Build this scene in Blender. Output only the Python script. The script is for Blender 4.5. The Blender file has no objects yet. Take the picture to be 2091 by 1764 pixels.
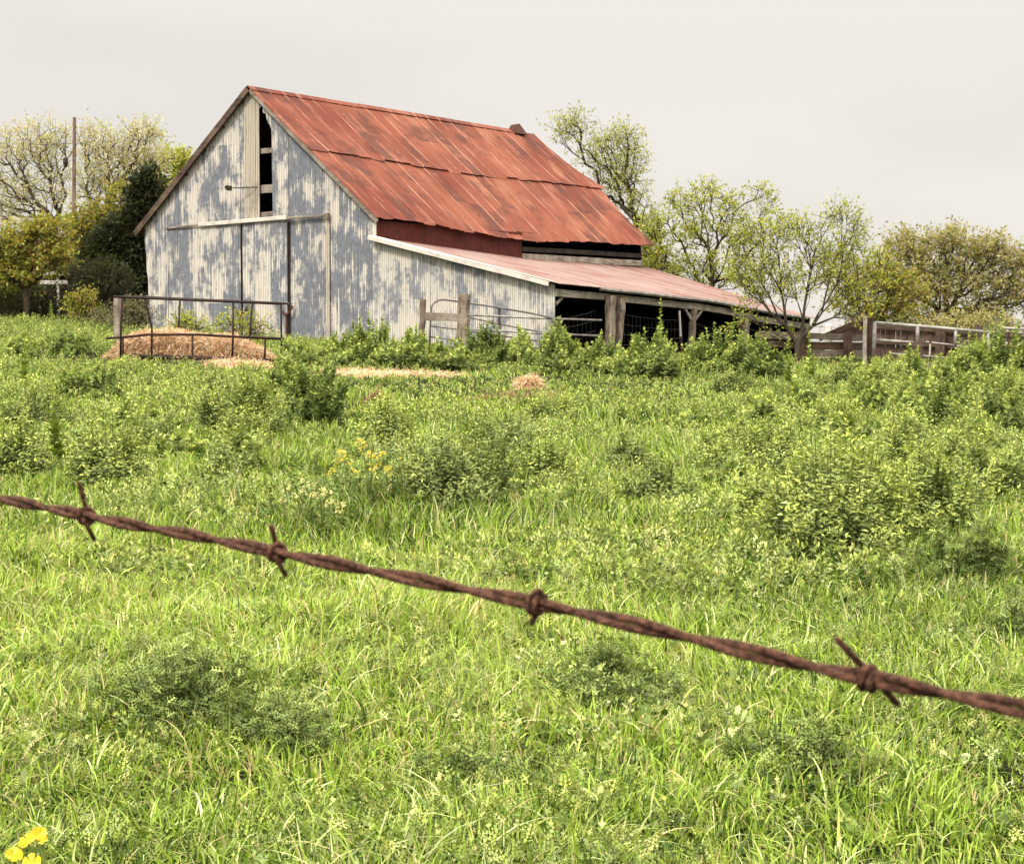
import bpy, math, random
import numpy as np
from mathutils import Vector, Matrix

# ------------------------------------------------------------------ scene, camera, sky, sun
SC = bpy.context.scene
COL = SC.collection
F, PITCH, CZ = 3538.4, -0.0502, 1.5          # focal length in photo units (photo 2091 x 1764), pitch, eye height
CX, CY = 1045.5, 882.0
cam_d = bpy.data.cameras.new("camera")
cam = bpy.data.objects.new("camera", cam_d)
COL.objects.link(cam)
cam.location = (0, 0, CZ)
cam.rotation_euler = (math.pi / 2 + PITCH, 0, 0)
cam_d.sensor_width = 36.0
cam_d.sensor_fit = 'HORIZONTAL'
cam_d.lens = 36.0 * F / 2091.0
cam_d.clip_start, cam_d.clip_end = 0.05, 6000
cam_d.dof.use_dof = True
cam_d.dof.focus_distance = 40
cam_d.dof.aperture_fstop = 52
SC.camera = cam

SUN_EL, SUN_AZ = math.radians(48), math.atan2(-0.55, -0.75)
world = bpy.data.worlds.new("World")
SC.world = world
world.use_nodes = True
wn, wl = world.node_tree.nodes, world.node_tree.links
wn.clear()
w_out = wn.new('ShaderNodeOutputWorld')
w_bg = wn.new('ShaderNodeBackground')
w_bg.inputs['Strength'].default_value = 0.1
w_sky = wn.new('ShaderNodeTexSky')
w_sky.sky_type = 'NISHITA'
w_sky.sun_disc = False
w_sky.sun_elevation = SUN_EL
w_sky.sun_rotation = SUN_AZ
w_tc = wn.new('ShaderNodeTexCoord')
w_sep = wn.new('ShaderNodeSeparateXYZ')
wl.new(w_tc.outputs['Generated'], w_sep.inputs[0])
w_mr = wn.new('ShaderNodeMapRange')           # overcast sky: zenith about three times the horizon
w_mr.interpolation_type = 'SMOOTHSTEP'
w_mr.inputs['From Min'].default_value = 0.16
w_mr.inputs['From Max'].default_value = 0.75
w_mr.inputs['To Min'].default_value = 1.0
w_mr.inputs['To Max'].default_value = 3.5
wl.new(w_sep.outputs['Z'], w_mr.inputs['Value'])
w_map = wn.new('ShaderNodeMapping')
w_map.inputs['Scale'].default_value = (4.0, 4.0, 13.0)
wl.new(w_tc.outputs['Generated'], w_map.inputs['Vector'])
w_no = wn.new('ShaderNodeTexNoise')
w_no.inputs['Scale'].default_value = 1.1
w_no.inputs['Detail'].default_value = 3
w_no.inputs['Roughness'].default_value = 0.45
wl.new(w_map.outputs[0], w_no.inputs['Vector'])
w_cr = wn.new('ShaderNodeValToRGB')
w_cr.color_ramp.elements[0].position = 0.40
w_cr.color_ramp.elements[0].color = (4.10, 3.85, 3.54, 1)
w_cr.color_ramp.elements[1].position = 0.60
w_cr.color_ramp.elements[1].color = (4.42, 4.12, 3.79, 1)
wl.new(w_no.outputs[0], w_cr.inputs[0])
w_mul = wn.new('ShaderNodeVectorMath')
w_mul.operation = 'SCALE'
wl.new(w_cr.outputs[0], w_mul.inputs[0])
wl.new(w_mr.outputs[0], w_mul.inputs['Scale'])
w_mix = wn.new('ShaderNodeMix')
w_mix.data_type = 'RGBA'
w_mix.inputs[0].default_value = 0.95
wl.new(w_sky.outputs[0], w_mix.inputs[6])
wl.new(w_mul.outputs[0], w_mix.inputs[7])
wl.new(w_mix.outputs[2], w_bg.inputs['Color'])
wl.new(w_bg.outputs[0], w_out.inputs['Surface'])

sun_d = bpy.data.lights.new("sun", 'SUN')
sun_d.energy = 1.5
sun_d.angle = math.radians(10)
sun_d.color = (1.0, 0.94, 0.84)
sun = bpy.data.objects.new("sun", sun_d)
COL.objects.link(sun)
_sd = Vector((math.sin(SUN_AZ) * math.cos(SUN_EL), math.cos(SUN_AZ) * math.cos(SUN_EL), math.sin(SUN_EL)))
sun.rotation_euler = _sd.to_track_quat('Z', 'Y').to_euler()
sun.location = (-10, -15, 30)

SC.view_settings.view_transform = 'Standard'
SC.view_settings.look = 'None'
SC.view_settings.exposure = 1.0
SC.view_settings.gamma = 1.0
SC.cycles.max_bounces = 5
SC.cycles.transparent_max_bounces = 4
SC.cycles.diffuse_bounces = 1

# ------------------------------------------------------------------ measuring helpers
cp, sp = math.cos(PITCH), math.sin(PITCH)
def ray(u, v):
    x, z = (u - CX) / F, -(v - CY) / F
    return np.array([x, cp - sp * z, sp + cp * z])
def at(u, v, Y):
    """World point seen at photo point (u, v) at distance Y in front of the camera."""
    d = ray(u, v)
    return np.array([0, 0, CZ]) + d * (Y / d[1])

def smooth(a, b, x):
    t = np.clip((x - a) / (b - a), 0, 1)
    return t * t * (3 - 2 * t)
def H(x, y):
    """Height of the ground: a gentle rise to the barn, falling away to the right."""
    x = np.asarray(x, float); y = np.asarray(y, float)
    yb = np.minimum(y, 49)
    base = 0.0265 * np.maximum(yb, -20)
    cross = -0.045 * np.clip(x, -24, 24) * np.clip(y / 48, 0, 1.15) * (1 - smooth(120, 260, y))
    bump = (0.035 * np.sin(x * 1.1 + y * 0.43) * np.cos(y * 0.71 - x * 0.2) + 0.02 * np.sin(x * 2.3 - y * 1.3 + 1.0)) * smooth(2.0, 5, y) * (1 - smooth(60, 90, y))
    return base + cross + bump - smooth(150, 1500, y) * 4
def ground_at(u, v, lo=3.5, hi=110):
    d = ray(u, v)
    ts = np.linspace(lo, hi, 1600)
    z = CZ + d[2] * ts - H(d[0] * ts, d[1] * ts)
    i = np.argmax(z < 0) if (z < 0).any() else len(ts) - 1
    return np.array([d[0] * ts[i], d[1] * ts[i], H(d[0] * ts[i], d[1] * ts[i])])

_rs = np.random.RandomState(7)
_LAT = _rs.rand(64, 64)
def vnoise(x, y, s):
    x = np.asarray(x) / s + 100.3; y = np.asarray(y) / s + 57.9
    xi = np.floor(x).astype(int); yi = np.floor(y).astype(int)
    fx = x - xi; fy = y - yi
    fx = fx * fx * (3 - 2 * fx); fy = fy * fy * (3 - 2 * fy)
    g = lambda a, b: _LAT[a % 64, b % 64]
    return (g(xi, yi) * (1 - fx) + g(xi + 1, yi) * fx) * (1 - fy) + (g(xi, yi + 1) * (1 - fx) + g(xi + 1, yi + 1) * fx) * fy

# ------------------------------------------------------------------ object helpers
def tag(o, label=None, cat=None, group=None, kind=None):
    if label: o['label'] = label
    if cat: o['category'] = cat
    if group: o['group'] = group
    if kind: o['kind'] = kind
    return o
def empty(name, loc, rz=0.0):
    o = bpy.data.objects.new(name, None)
    COL.objects.link(o)
    o.location = Vector(loc); o.rotation_euler = (0, 0, rz)
    o.empty_display_size = 0.3
    return o
def link(name, me, m, parent=None, smooth_=False):
    o = bpy.data.objects.new(name, me)
    COL.objects.link(o)
    if m is not None: me.materials.append(m)
    if parent is not None: o.parent = parent
    if smooth_:
        me.polygons.foreach_set('use_smooth', np.ones(len(me.polygons), dtype=bool))
    return o
class MB:
    """Collects boxes, beams, tubes and sheets; build() links them as one mesh object."""
    def __init__(s): s.v = []; s.f = []
    def add(s, vs, fs):
        k = len(s.v)
        s.v += [tuple(map(float, p)) for p in vs]
        s.f += [tuple(i + k for i in f) for f in fs]
    def box(s, a, b):
        x0, y0, z0 = a; x1, y1, z1 = b
        s.add([(x0,y0,z0),(x1,y0,z0),(x1,y1,z0),(x0,y1,z0),(x0,y0,z1),(x1,y0,z1),(x1,y1,z1),(x0,y1,z1)],
              [(3,2,1,0),(4,5,6,7),(0,1,5,4),(1,2,6,5),(2,3,7,6),(3,0,4,7)])
    def beam(s, p, q, w, h, up=(0, 0, 1), jit=0.0, n=1, rnd=None, ch=0.12):
        """A chamfered timber from p to q, w across and h in the up direction, with slightly uneven faces."""
        p = np.array(p, float); q = np.array(q, float)
        d = q - p; L = np.linalg.norm(d); d /= L
        up = np.array(up, float); sd = np.cross(d, up); sd /= np.linalg.norm(sd); up = np.cross(sd, d)
        c = ch * min(w, h)
        prof = [(-w/2+c,-h/2),(w/2-c,-h/2),(w/2,-h/2+c),(w/2,h/2-c),(w/2-c,h/2),(-w/2+c,h/2),(-w/2,h/2-c),(-w/2,-h/2+c)]
        vs = []; fs = []
        for i in range(n + 1):
            o = p + d * L * i / n
            jx, jy = (rnd.uniform(-jit, jit), rnd.uniform(-jit, jit)) if rnd and 0 < i < n else (0, 0)
            for a, b in prof:
                ja = rnd.uniform(-jit, jit) * 0.5 if rnd else 0
                vs.append(o + sd * (a + jx + ja) + up * (b + jy + ja))
        for i in range(n):
            for k in range(8):
                fs.append((i*8+k, i*8+(k+1) % 8, (i+1)*8+(k+1) % 8, (i+1)*8+k))
        fs.append(tuple(range(7, -1, -1))); fs.append(tuple(n*8+k for k in range(8)))
        s.add(vs, fs)
    def tube(s, pts, r, n=8, caps=True):
        pts = [np.array(p, float) for p in pts]
        m = len(pts)
        rs = [r] * m if np.isscalar(r) else list(r)
        nrm = None; vs = []; fs = []
        for i, p in enumerate(pts):
            t = pts[min(i+1, m-1)] - pts[max(i-1, 0)]
            t = t / (np.linalg.norm(t) + 1e-12)
            if nrm is None:
                a = np.array([0, 0, 1.0]) if abs(t[2]) < 0.9 else np.array([1.0, 0, 0])
                nrm = np.cross(t, a)
            nrm = nrm - t * (nrm @ t); nrm /= np.linalg.norm(nrm) + 1e-12
            b = np.cross(t, nrm)
            for k in range(n):
                a = 2 * math.pi * k / n
                vs.append(p + (nrm * math.cos(a) + b * math.sin(a)) * rs[i])
        for i in range(m - 1):
            for k in range(n):
                fs.append((i*n+k, i*n+(k+1) % n, (i+1)*n+(k+1) % n, (i+1)*n+k))
        if caps:
            fs.append(tuple(range(n-1, -1, -1))); fs.append(tuple((m-1)*n+k for k in range(n)))
        s.add(vs, fs)
    def build(s, name, m, parent=None, smooth_=False):
        me = bpy.data.meshes.new(name)
        me.from_pydata(s.v, [], s.f)
        me.update()
        return link(name, me, m, parent, smooth_)
def np_mesh(name, V, T, C=None):
    """A triangle mesh straight from arrays, with an optional colour per vertex (a leaf's own tint)."""
    me = bpy.data.meshes.new(name)
    V = np.ascontiguousarray(V, dtype=np.float32); T = np.ascontiguousarray(T, dtype=np.int32)
    me.vertices.add(len(V)); me.vertices.foreach_set('co', V.ravel())
    me.loops.add(T.size); me.loops.foreach_set('vertex_index', T.ravel())
    me.polygons.add(len(T)); me.polygons.foreach_set('loop_start', np.arange(0, T.size, 3, dtype=np.int32))
    me.update(calc_edges=True)
    if C is not None:
        at_ = me.attributes.new('tint', 'FLOAT_COLOR', 'POINT')
        cc = np.ones((len(V), 4), dtype=np.float32); cc[:, :3] = C
        at_.data.foreach_set('color', cc.ravel())
    return me

# ------------------------------------------------------------------ materials
class NT:
    """Small node-tree writer."""
    def __init__(s, name):
        s.m = bpy.data.materials.new(name); s.m.use_nodes = True
        s.n = s.m.node_tree.nodes; s.l = s.m.node_tree.links; s.n.clear()
        s.out = s.n.new('ShaderNodeOutputMaterial')
        s.b = s.n.new('ShaderNodeBsdfPrincipled')
        s.l.new(s.b.outputs[0], s.out.inputs[0])
        s.tc = s.n.new('ShaderNodeTexCoord')
    def put(s, sock, v):
        if isinstance(v, (int, float)): sock.default_value = v
        elif isinstance(v, (tuple, list)): sock.default_value = (*v, 1) if len(v) == 3 and sock.type == 'RGBA' else v
        else: s.l.new(v, sock)
    def map(s, scale, loc=(0, 0, 0), src='Object'):
        q = s.n.new('ShaderNodeMapping'); s.l.new(s.tc.outputs[src], q.inputs[0])
        q.inputs['Scale'].default_value = scale; q.inputs['Location'].default_value = loc
        return q.outputs[0]
    def noise(s, vec, scale=1.0, detail=4, rough=0.55, dist=0.0):
        q = s.n.new('ShaderNodeTexNoise'); s.put(q.inputs['Vector'], vec)
        q.inputs['Scale'].default_value = scale; q.inputs['Detail'].default_value = detail
        q.inputs['Roughness'].default_value = rough; q.inputs['Distortion'].default_value = dist
        return q.outputs[0]
    def math(s, op, a, b=0.0, c=0.0, clamp=False):
        q = s.n.new('ShaderNodeMath'); q.operation = op; q.use_clamp = clamp
        s.put(q.inputs[0], a); s.put(q.inputs[1], b); s.put(q.inputs[2], c)
        return q.outputs[0]
    def step(s, x, a, b):
        q = s.n.new('ShaderNodeMapRange'); q.interpolation_type = 'SMOOTHSTEP'
        s.put(q.inputs['Value'], x); q.inputs['From Min'].default_value = a; q.inputs['From Max'].default_value = b
        return q.outputs[0]
    def mix(s, f, a, b):
        q = s.n.new('ShaderNodeMix'); q.data_type = 'RGBA'
        s.put(q.inputs[0], f); s.put(q.inputs[6], a); s.put(q.inputs[7], b)
        return q.outputs[2]
    def sep(s, vec):
        q = s.n.new('ShaderNodeSeparateXYZ'); s.l.new(vec, q.inputs[0]); return q.outputs
    def comb(s, x, y, z):
        q = s.n.new('ShaderNodeCombineXYZ'); s.put(q.inputs[0], x); s.put(q.inputs[1], y); s.put(q.inputs[2], z); return q.outputs[0]
    def white(s, vec):
        q = s.n.new('ShaderNodeTexWhiteNoise'); q.noise_dimensions = '3D'; s.l.new(vec, q.inputs['Vector']); return q.outputs['Value']
    def bump(s, h, strength, dist):
        q = s.n.new('ShaderNodeBump'); q.inputs['Strength'].default_value = strength; q.inputs['Distance'].default_value = dist
        s.l.new(h, q.inputs['Height']); s.l.new(q.outputs[0], s.b.inputs['Normal'])
    def done(s, col, rough=0.7, metal=0.0, spec=0.3):
        s.put(s.b.inputs['Base Color'], col); s.put(s.b.inputs['Roughness'], rough); s.put(s.b.inputs['Metallic'], metal)
        s.b.inputs['Specular IOR Level'].default_value = spec
        return s.m

def mat_plain(name, a, b, scale=(6, 6, 6), rough=0.7, metal=0.0, spec=0.3, lo=0.35, hi=0.65, bump=0.0):
    t = NT(name)
    nz = t.noise(t.map(scale), 1.0, 5, 0.6)
    if bump: t.bump(nz, bump, 0.02)
    return t.done(t.mix(t.step(nz, lo, hi), a, b), rough, metal, spec)

def mat_tin(name, blue, cream, level, tan=0.0):
    """Corrugated zinc with whitewash worn off in patches; drips and rust run down the flutes."""
    t = NT(name)
    x, y, z = t.sep(t.tc.outputs['Object'])
    sx = t.math('FLOOR', t.math('DIVIDE', x, 0.66)); sz = t.math('FLOOR', t.math('DIVIDE', t.math('SUBTRACT', z, 1.3), 2.35))
    sheet = t.white(t.comb(sx, 0.0, sz))
    patch = t.noise(t.comb(t.math('MULTIPLY', x, 1.75), t.math('MULTIPLY', sheet, 0.5), t.math('MULTIPLY', z, 1.05)), 1.0, 6, 0.68, 0.2)
    flute = t.noise(t.comb(t.math('MULTIPLY', x, 15.0), 0.0, t.math('MULTIPLY', z, 0.8)), 1.0, 3, 0.6)
    fine = t.noise(t.comb(t.math('MULTIPLY', x, 6.0), 3.0, t.math('MULTIPLY', z, 5.0)), 1.0, 4, 0.7)
    v = t.math('ADD', patch, t.math('MULTIPLY', t.math('SUBTRACT', flute, 0.5), 0.52))
    v = t.math('ADD', v, t.math('MULTIPLY', t.math('SUBTRACT', fine, 0.5), 0.16))
    v = t.math('ADD', v, t.math('MULTIPLY', t.math('SUBTRACT', sheet, 0.5), 0.13))
    white = t.step(v, level - 0.075, level + 0.075)
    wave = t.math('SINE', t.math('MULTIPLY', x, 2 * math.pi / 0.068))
    valley_dark = t.math('MULTIPLY', t.step(wave, 0.0, 0.9), t.math('MULTIPLY', t.step(flute, 0.25, 0.6), 0.75))  # darker stripes along the corrugation valleys, broken up by noise
    blue2 = t.mix(t.step(fine, 0.3, 0.7), tuple(c * 0.82 for c in blue), tuple(min(1, c * 1.25) for c in blue))
    cream2 = t.mix(t.step(flute, 0.3, 0.72), tuple(c * 0.8 for c in cream), cream)
    col = t.mix(white, blue2, cream2)
    col = t.mix(valley_dark, col, (0.13, 0.122, 0.118))
    stain = t.noise(t.comb(t.math('MULTIPLY', x, 4.5), 9.0, t.math('MULTIPLY', z, 0.35)), 1.0, 4, 0.65)
    col = t.mix(t.math('MULTIPLY', t.step(stain, 0.62, 0.74), 0.55), col, (0.10, 0.085, 0.075))
    rust = t.noise(t.comb(t.math('MULTIPLY', x, 2.2), 21.0, t.math('MULTIPLY', z, 0.9)), 1.0, 5, 0.7)
    col = t.mix(t.math('MULTIPLY', t.step(rust, 0.66, 0.76), 0.5), col, (0.22, 0.10, 0.05))
    return t.done(col, 0.6, 0.0, 0.35)

def mat_roof(name):
    """Rusty red ribbed roof sheets: darker old sheets, pale scuffs along the ribs."""
    t = NT(name)
    x, y, z = t.sep(t.tc.outputs['Object'])
    sy = t.math('FLOOR', t.math('DIVIDE', y, 0.61)); sx = t.math('FLOOR', t.math('DIVIDE', t.math('ADD', x, 4.75), 1.24))
    sh = t.white(t.comb(sy, sx, 2.0)); sh2 = t.white(t.comb(sy, 7.0, t.math('FLOOR', t.math('DIVIDE', t.math('ADD', x, 4.75), 2.48))))
    n1 = t.noise(t.comb(t.math('MULTIPLY', x, 1.6), t.math('MULTIPLY', y, 1.1), t.math('MULTIPLY', sh, 0.6)), 1.0, 5, 0.62)
    n2 = t.noise(t.map((9, 9, 9)), 1.0, 4, 0.7)
    n3 = t.noise(t.map((0.35, 0.35, 0.35)), 1.0, 3, 0.5)
    base = t.mix(t.step(n3, 0.35, 0.65), (0.165, 0.044, 0.023), (0.285, 0.098, 0.055))
    base = t.mix(t.math('MULTIPLY', t.step(t.noise(t.comb(t.math('MULTIPLY', x, 0.8), t.math('MULTIPLY', y, 1.9), t.math('MULTIPLY', sh2, 3.0)), 1.0, 4, 0.6), 0.50, 0.64), 0.55), base, (0.40, 0.175, 0.11))
    base = t.mix(t.math('MULTIPLY', sh2, 0.45), base, (0.19, 0.040, 0.025))
    old = t.math('ADD', n1, t.math('MULTIPLY', t.math('SUBTRACT', sh, 0.5), 0.18))
    base = t.mix(t.math('MULTIPLY', t.step(old, 0.48, 0.68), 0.72), base, (0.085, 0.034, 0.025))
    base = t.mix(t.math('MULTIPLY', t.step(n2, 0.5, 0.75), 0.3), base, (0.16, 0.042, 0.028))
    fr = t.math('ABSOLUTE', t.math('SUBTRACT', t.math('FRACT', t.math('ADD', t.math('DIVIDE', y, 0.61), 0.5)), 0.5))
    rib = t.math('SUBTRACT', 1.0, t.step(fr, 0.02, 0.075))
    wear = t.noise(t.comb(t.math('MULTIPLY', x, 0.6), t.math('MULTIPLY', sy, 3.7), 4.0), 1.0, 4, 0.6)
    base = t.mix(t.math('MULTIPLY', t.math('MULTIPLY', rib, t.step(wear, 0.44, 0.62)), 0.7), base, (0.52, 0.28, 0.19))
    return t.done(base, 0.75, 0.0, 0.15)

def mat_shed_roof(name):
    t = NT(name)
    x, y, z = t.sep(t.tc.outputs['Object'])
    n1 = t.noise(t.comb(t.math('MULTIPLY', x, 0.55), t.math('MULTIPLY', y, 2.2), 0.0), 1.0, 5, 0.65)
    n2 = t.noise(t.comb(t.math('MULTIPLY', x, 0.3), t.math('MULTIPLY', y, 9.0), 5.0), 1.0, 3, 0.6)
    c = t.mix(t.step(n1, 0.34, 0.64), (0.20, 0.072, 0.05), (0.32, 0.225, 0.195))
    c = t.mix(t.math('MULTIPLY', t.step(n2, 0.5, 0.75), 0.75), c, (0.13, 0.052, 0.04))
    return t.done(c, 0.5, 0.0, 0.45)

def mat_wood(name, a, b, dark, along='z', rough=0.85):
    """Weathered timber: grain and checks run along one axis."""
    t = NT(name)
    sc = {'z': (22, 22, 1.4), 'x': (1.4, 22, 22), 'y': (22, 1.4, 22), 'n': (9, 9, 9)}[along]
    g = t.noise(t.map(sc), 1.0, 5, 0.65)
    p = t.noise(t.map((2.5, 2.5, 2.5), (3, 1, 7)), 1.0, 4, 0.6)
    c = t.mix(t.step(p, 0.35, 0.65), a, b)
    c = t.mix(t.math('MULTIPLY', t.step(g, 0.52, 0.66), 0.75), c, dark)
    t.bump(g, 0.5, 0.02)
    return t.done(c, rough, 0.0, 0.2)

def mat_leaf(name, trans=0.35, rough=0.45, spec=0.4, gain=1.0):
    """Leaf or blade: its own tint from the mesh, a sheen, and light coming through."""
    t = NT(name)
    a = t.n.new('ShaderNodeAttribute'); a.attribute_name = 'tint'
    col = a.outputs['Color']
    t.put(t.b.inputs['Base Color'], col); t.b.inputs['Roughness'].default_value = rough
    t.b.inputs['Specular IOR Level'].default_value = spec
    tr = t.n.new('ShaderNodeBsdfTranslucent')
    hs = t.n.new('ShaderNodeHueSaturation'); hs.inputs['Saturation'].default_value = 1.1; hs.inputs['Value'].default_value = 1.15
    t.l.new(col, hs.inputs['Color']); t.l.new(hs.outputs[0], tr.inputs[0])
    mx = t.n.new('ShaderNodeMixShader'); mx.inputs[0].default_value = trans
    t.l.new(t.b.outputs[0], mx.inputs[1]); t.l.new(tr.outputs[0], mx.inputs[2]); t.l.new(mx.outputs[0], t.out.inputs[0])
    return t.m

def mat_ground():
    t = NT('field_soil')
    n1 = t.noise(t.map((0.5, 0.5, 0.5)), 1.0, 5, 0.6)
    n2 = t.noise(t.map((7, 7, 7), (2, 5, 1)), 1.0, 5, 0.7)
    c = t.mix(t.step(n1, 0.35, 0.65), (0.014, 0.012, 0.006), (0.022, 0.024, 0.008))
    c = t.mix(t.math('MULTIPLY', t.step(n2, 0.55, 0.75), 0.6), c, (0.055, 0.045, 0.02))
    t.bump(n2, 0.6, 0.05)
    return t.done(c, 0.95, 0.0, 0.1)

M = {
    'tin': mat_tin('whitewashed_corrugated_tin', (0.205, 0.220, 0.254), (0.80, 0.745, 0.655), 0.522),
    'tin_pale': mat_tin('paler_corrugated_tin', (0.27, 0.28, 0.31), (0.81, 0.76, 0.67), 0.475),
    'tin_tan': mat_tin('tan_corrugated_tin', (0.40, 0.355, 0.285), (0.60, 0.535, 0.42), 0.45),
    'roof': mat_roof('rusty_red_roof_sheet'),
    'shed_roof': mat_shed_roof('faded_pink_roof_sheet'),
    'red_tin': mat_plain('dark_red_tin', (0.085, 0.013, 0.008), (0.12, 0.02, 0.012), (1.5, 3, 3), 0.6),
    'grey_wood_x': mat_wood('grey_weathered_board', (0.20, 0.165, 0.13), (0.34, 0.29, 0.235), (0.05, 0.038, 0.03), 'x'),
    'grey_wood_y': mat_wood('grey_weathered_beam', (0.27, 0.235, 0.19), (0.46, 0.41, 0.33), (0.07, 0.055, 0.042), 'y'),
    'post_wood': mat_wood('weathered_post_wood', (0.15, 0.115, 0.085), (0.34, 0.285, 0.22), (0.035, 0.025, 0.02), 'z'),
    'brown_wood': mat_wood('brown_fence_wood', (0.075, 0.05, 0.036), (0.15, 0.105, 0.075), (0.02, 0.014, 0.011), 'x'),
    'plank_wood': mat_wood('brown_plank_wood', (0.085, 0.055, 0.042), (0.16, 0.11, 0.085), (0.025, 0.016, 0.013), 'z'),
    'dark_wood': mat_wood('shade_dark_old_wood', (0.012, 0.009, 0.007), (0.022, 0.016, 0.012), (0.006, 0.004, 0.003), 'z'),  # near-black boards: the shade of the interior is put into their colour
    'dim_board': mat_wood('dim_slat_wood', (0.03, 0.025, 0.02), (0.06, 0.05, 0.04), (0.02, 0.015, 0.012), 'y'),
    'white_trim': mat_plain('chipped_white_trim', (0.66, 0.61, 0.54), (0.46, 0.40, 0.34), (3, 3, 3), 0.6, lo=0.45, hi=0.72),
    'pipe_white': mat_plain('pale_galvanised_pipe', (0.47, 0.45, 0.41), (0.27, 0.245, 0.22), (4, 4, 4), 0.45, 0.1, 0.5),
    'pipe_grey': mat_plain('grey_gate_pipe', (0.22, 0.20, 0.18), (0.12, 0.10, 0.09), (4, 4, 4), 0.5, 0.1, 0.4),
    'pipe_dark': mat_plain('dark_rusty_pipe', (0.018, 0.009, 0.007), (0.04, 0.018, 0.012), (5, 5, 5), 0.7),
    'rust': mat_plain('rusty_iron', (0.12, 0.045, 0.025), (0.05, 0.022, 0.016), (9, 9, 9), 0.8),
    'wire_rust': mat_plain('rusty_barbed_wire', (0.085, 0.034, 0.020), (0.30, 0.135, 0.078), (330, 330, 330), 0.8, 0.0, 0.3, bump=0.9),
    'wire_grey': mat_plain('dull_fence_wire', (0.16, 0.155, 0.14), (0.10, 0.09, 0.08), (2, 2, 2), 0.6),
    'lamp_dark': mat_plain('dark_lamp_metal', (0.03, 0.022, 0.018), (0.06, 0.045, 0.035), (9, 9, 9), 0.6),
    'bark': mat_wood('tree_bark', (0.05, 0.036, 0.026), (0.095, 0.072, 0.052), (0.02, 0.014, 0.01), 'n'),
    'pole_wood': mat_wood('utility_pole_wood', (0.17, 0.115, 0.085), (0.26, 0.185, 0.14), (0.07, 0.045, 0.035), 'z'),
    'house_roof': mat_plain('brown_shingles', (0.13, 0.062, 0.032), (0.19, 0.095, 0.05), (2, 2, 2), 0.9),
    'house_wall': mat_plain('dark_house_wall', (0.05, 0.036, 0.028), (0.075, 0.055, 0.042), (1, 1, 1), 0.9),
    'hay_base': mat_plain('packed_hay', (0.42, 0.25, 0.12), (0.86, 0.60, 0.36), (9, 9, 9), 0.95, bump=0.8),
    'soil': mat_ground(),
    'grass': mat_leaf('grass_blade', 0.2, 0.5, 0.25),
    'leaf': mat_leaf('weed_leaf', 0.18, 0.6, 0.2),
    'tree_leaf': mat_leaf('tree_leaf', 0.5, 0.5, 0.3),
    'straw': mat_leaf('hay_straw', 0.3, 0.6, 0.3),
    'petal': mat_leaf('yellow_petal', 0.30, 0.6, 0.2),
}

# ------------------------------------------------------------------ the ground
def axis(parts):
    a = []
    for lo, hi, n in parts: a += list(np.linspace(lo, hi, n, endpoint=False))
    return np.array(a + [parts[-1][1]])
gx = axis([(-1500, -200, 6), (-200, -40, 10), (-40, 40, 160), (40, 200, 10), (200, 1500, 6)])
gy = axis([(-200, -10, 6), (-10, 70, 200), (70, 200, 20), (200, 2200, 12)])
GX, GY = np.meshgrid(gx, gy)
GV = np.stack([GX, GY, H(GX, GY)], -1).reshape(-1, 3)
nx, ny = len(gx), len(gy)
ii, jj = np.meshgrid(np.arange(nx - 1), np.arange(ny - 1))
a0 = (jj * nx + ii).ravel()
GT = np.concatenate([np.stack([a0, a0 + 1, a0 + nx + 1], 1), np.stack([a0, a0 + nx + 1, a0 + nx], 1)])
tag(link('ground', np_mesh('ground', GV, GT), M['soil'], None, True), 'gently rising grassy field soil under the weeds', kind='structure')

# ------------------------------------------------------------------ the barn
YAW = 0.6408
BO = np.array([-3.8253, 48.5235, 1.45])
EX = np.array([math.cos(YAW), -math.sin(YAW), 0]); EY = np.array([math.sin(YAW), math.cos(YAW), 0])
def B(l): return BO + EX * l[0] + EY * l[1] + np.array([0, 0, l[2]])
barn = empty('barn', BO, -YAW)
tag(barn, 'old barn of patchy whitewashed corrugated tin with a rusty red roof and open lean-to', 'barn')
RX, RZ, EZ = -4.75, 7.60, 3.57
SL = (RZ - EZ) / 4.97
def roof_under(x): return RZ - abs(x - RX) * SL - 0.045

def corr_panel(x0, x1, zspan, y0, amp=0.012, pitch=0.068, per=6, rough=0.0, seed=1, step_z=None):
    """Corrugated upright sheets: columns along x; zspan(x) gives the stretches of z that are filled. Sheets lap and sit a little unevenly."""
    rnd = random.Random(seed)
    offs = {}
    mb = MB(); n = int((x1 - x0) / pitch * per)
    xs = [x0 + (x1 - x0) * i / n for i in range(n + 1)]
    def yy(x, k):
        if k not in offs: offs[k] = rnd.uniform(-0.008, 0.008)
        return y0 + amp * math.sin(2 * math.pi * x / pitch) + offs[k]
    for i in range(n):
        xa, xb = xs[i], xs[i+1]
        k = math.floor((xa + 1e-6) / 0.66)
        for (za, zb), (zc, zd) in zip(zspan(xa), zspan(xb)):
            if zb - za < 0.01 and zd - zc < 0.01: continue
            mb.add([(xa, yy(xa, k), za), (xb, yy(xb, k), zc), (xb, yy(xb, k), zd), (xa, yy(xa, k), zb)], [(0, 1, 2, 3)])
    return mb

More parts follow.
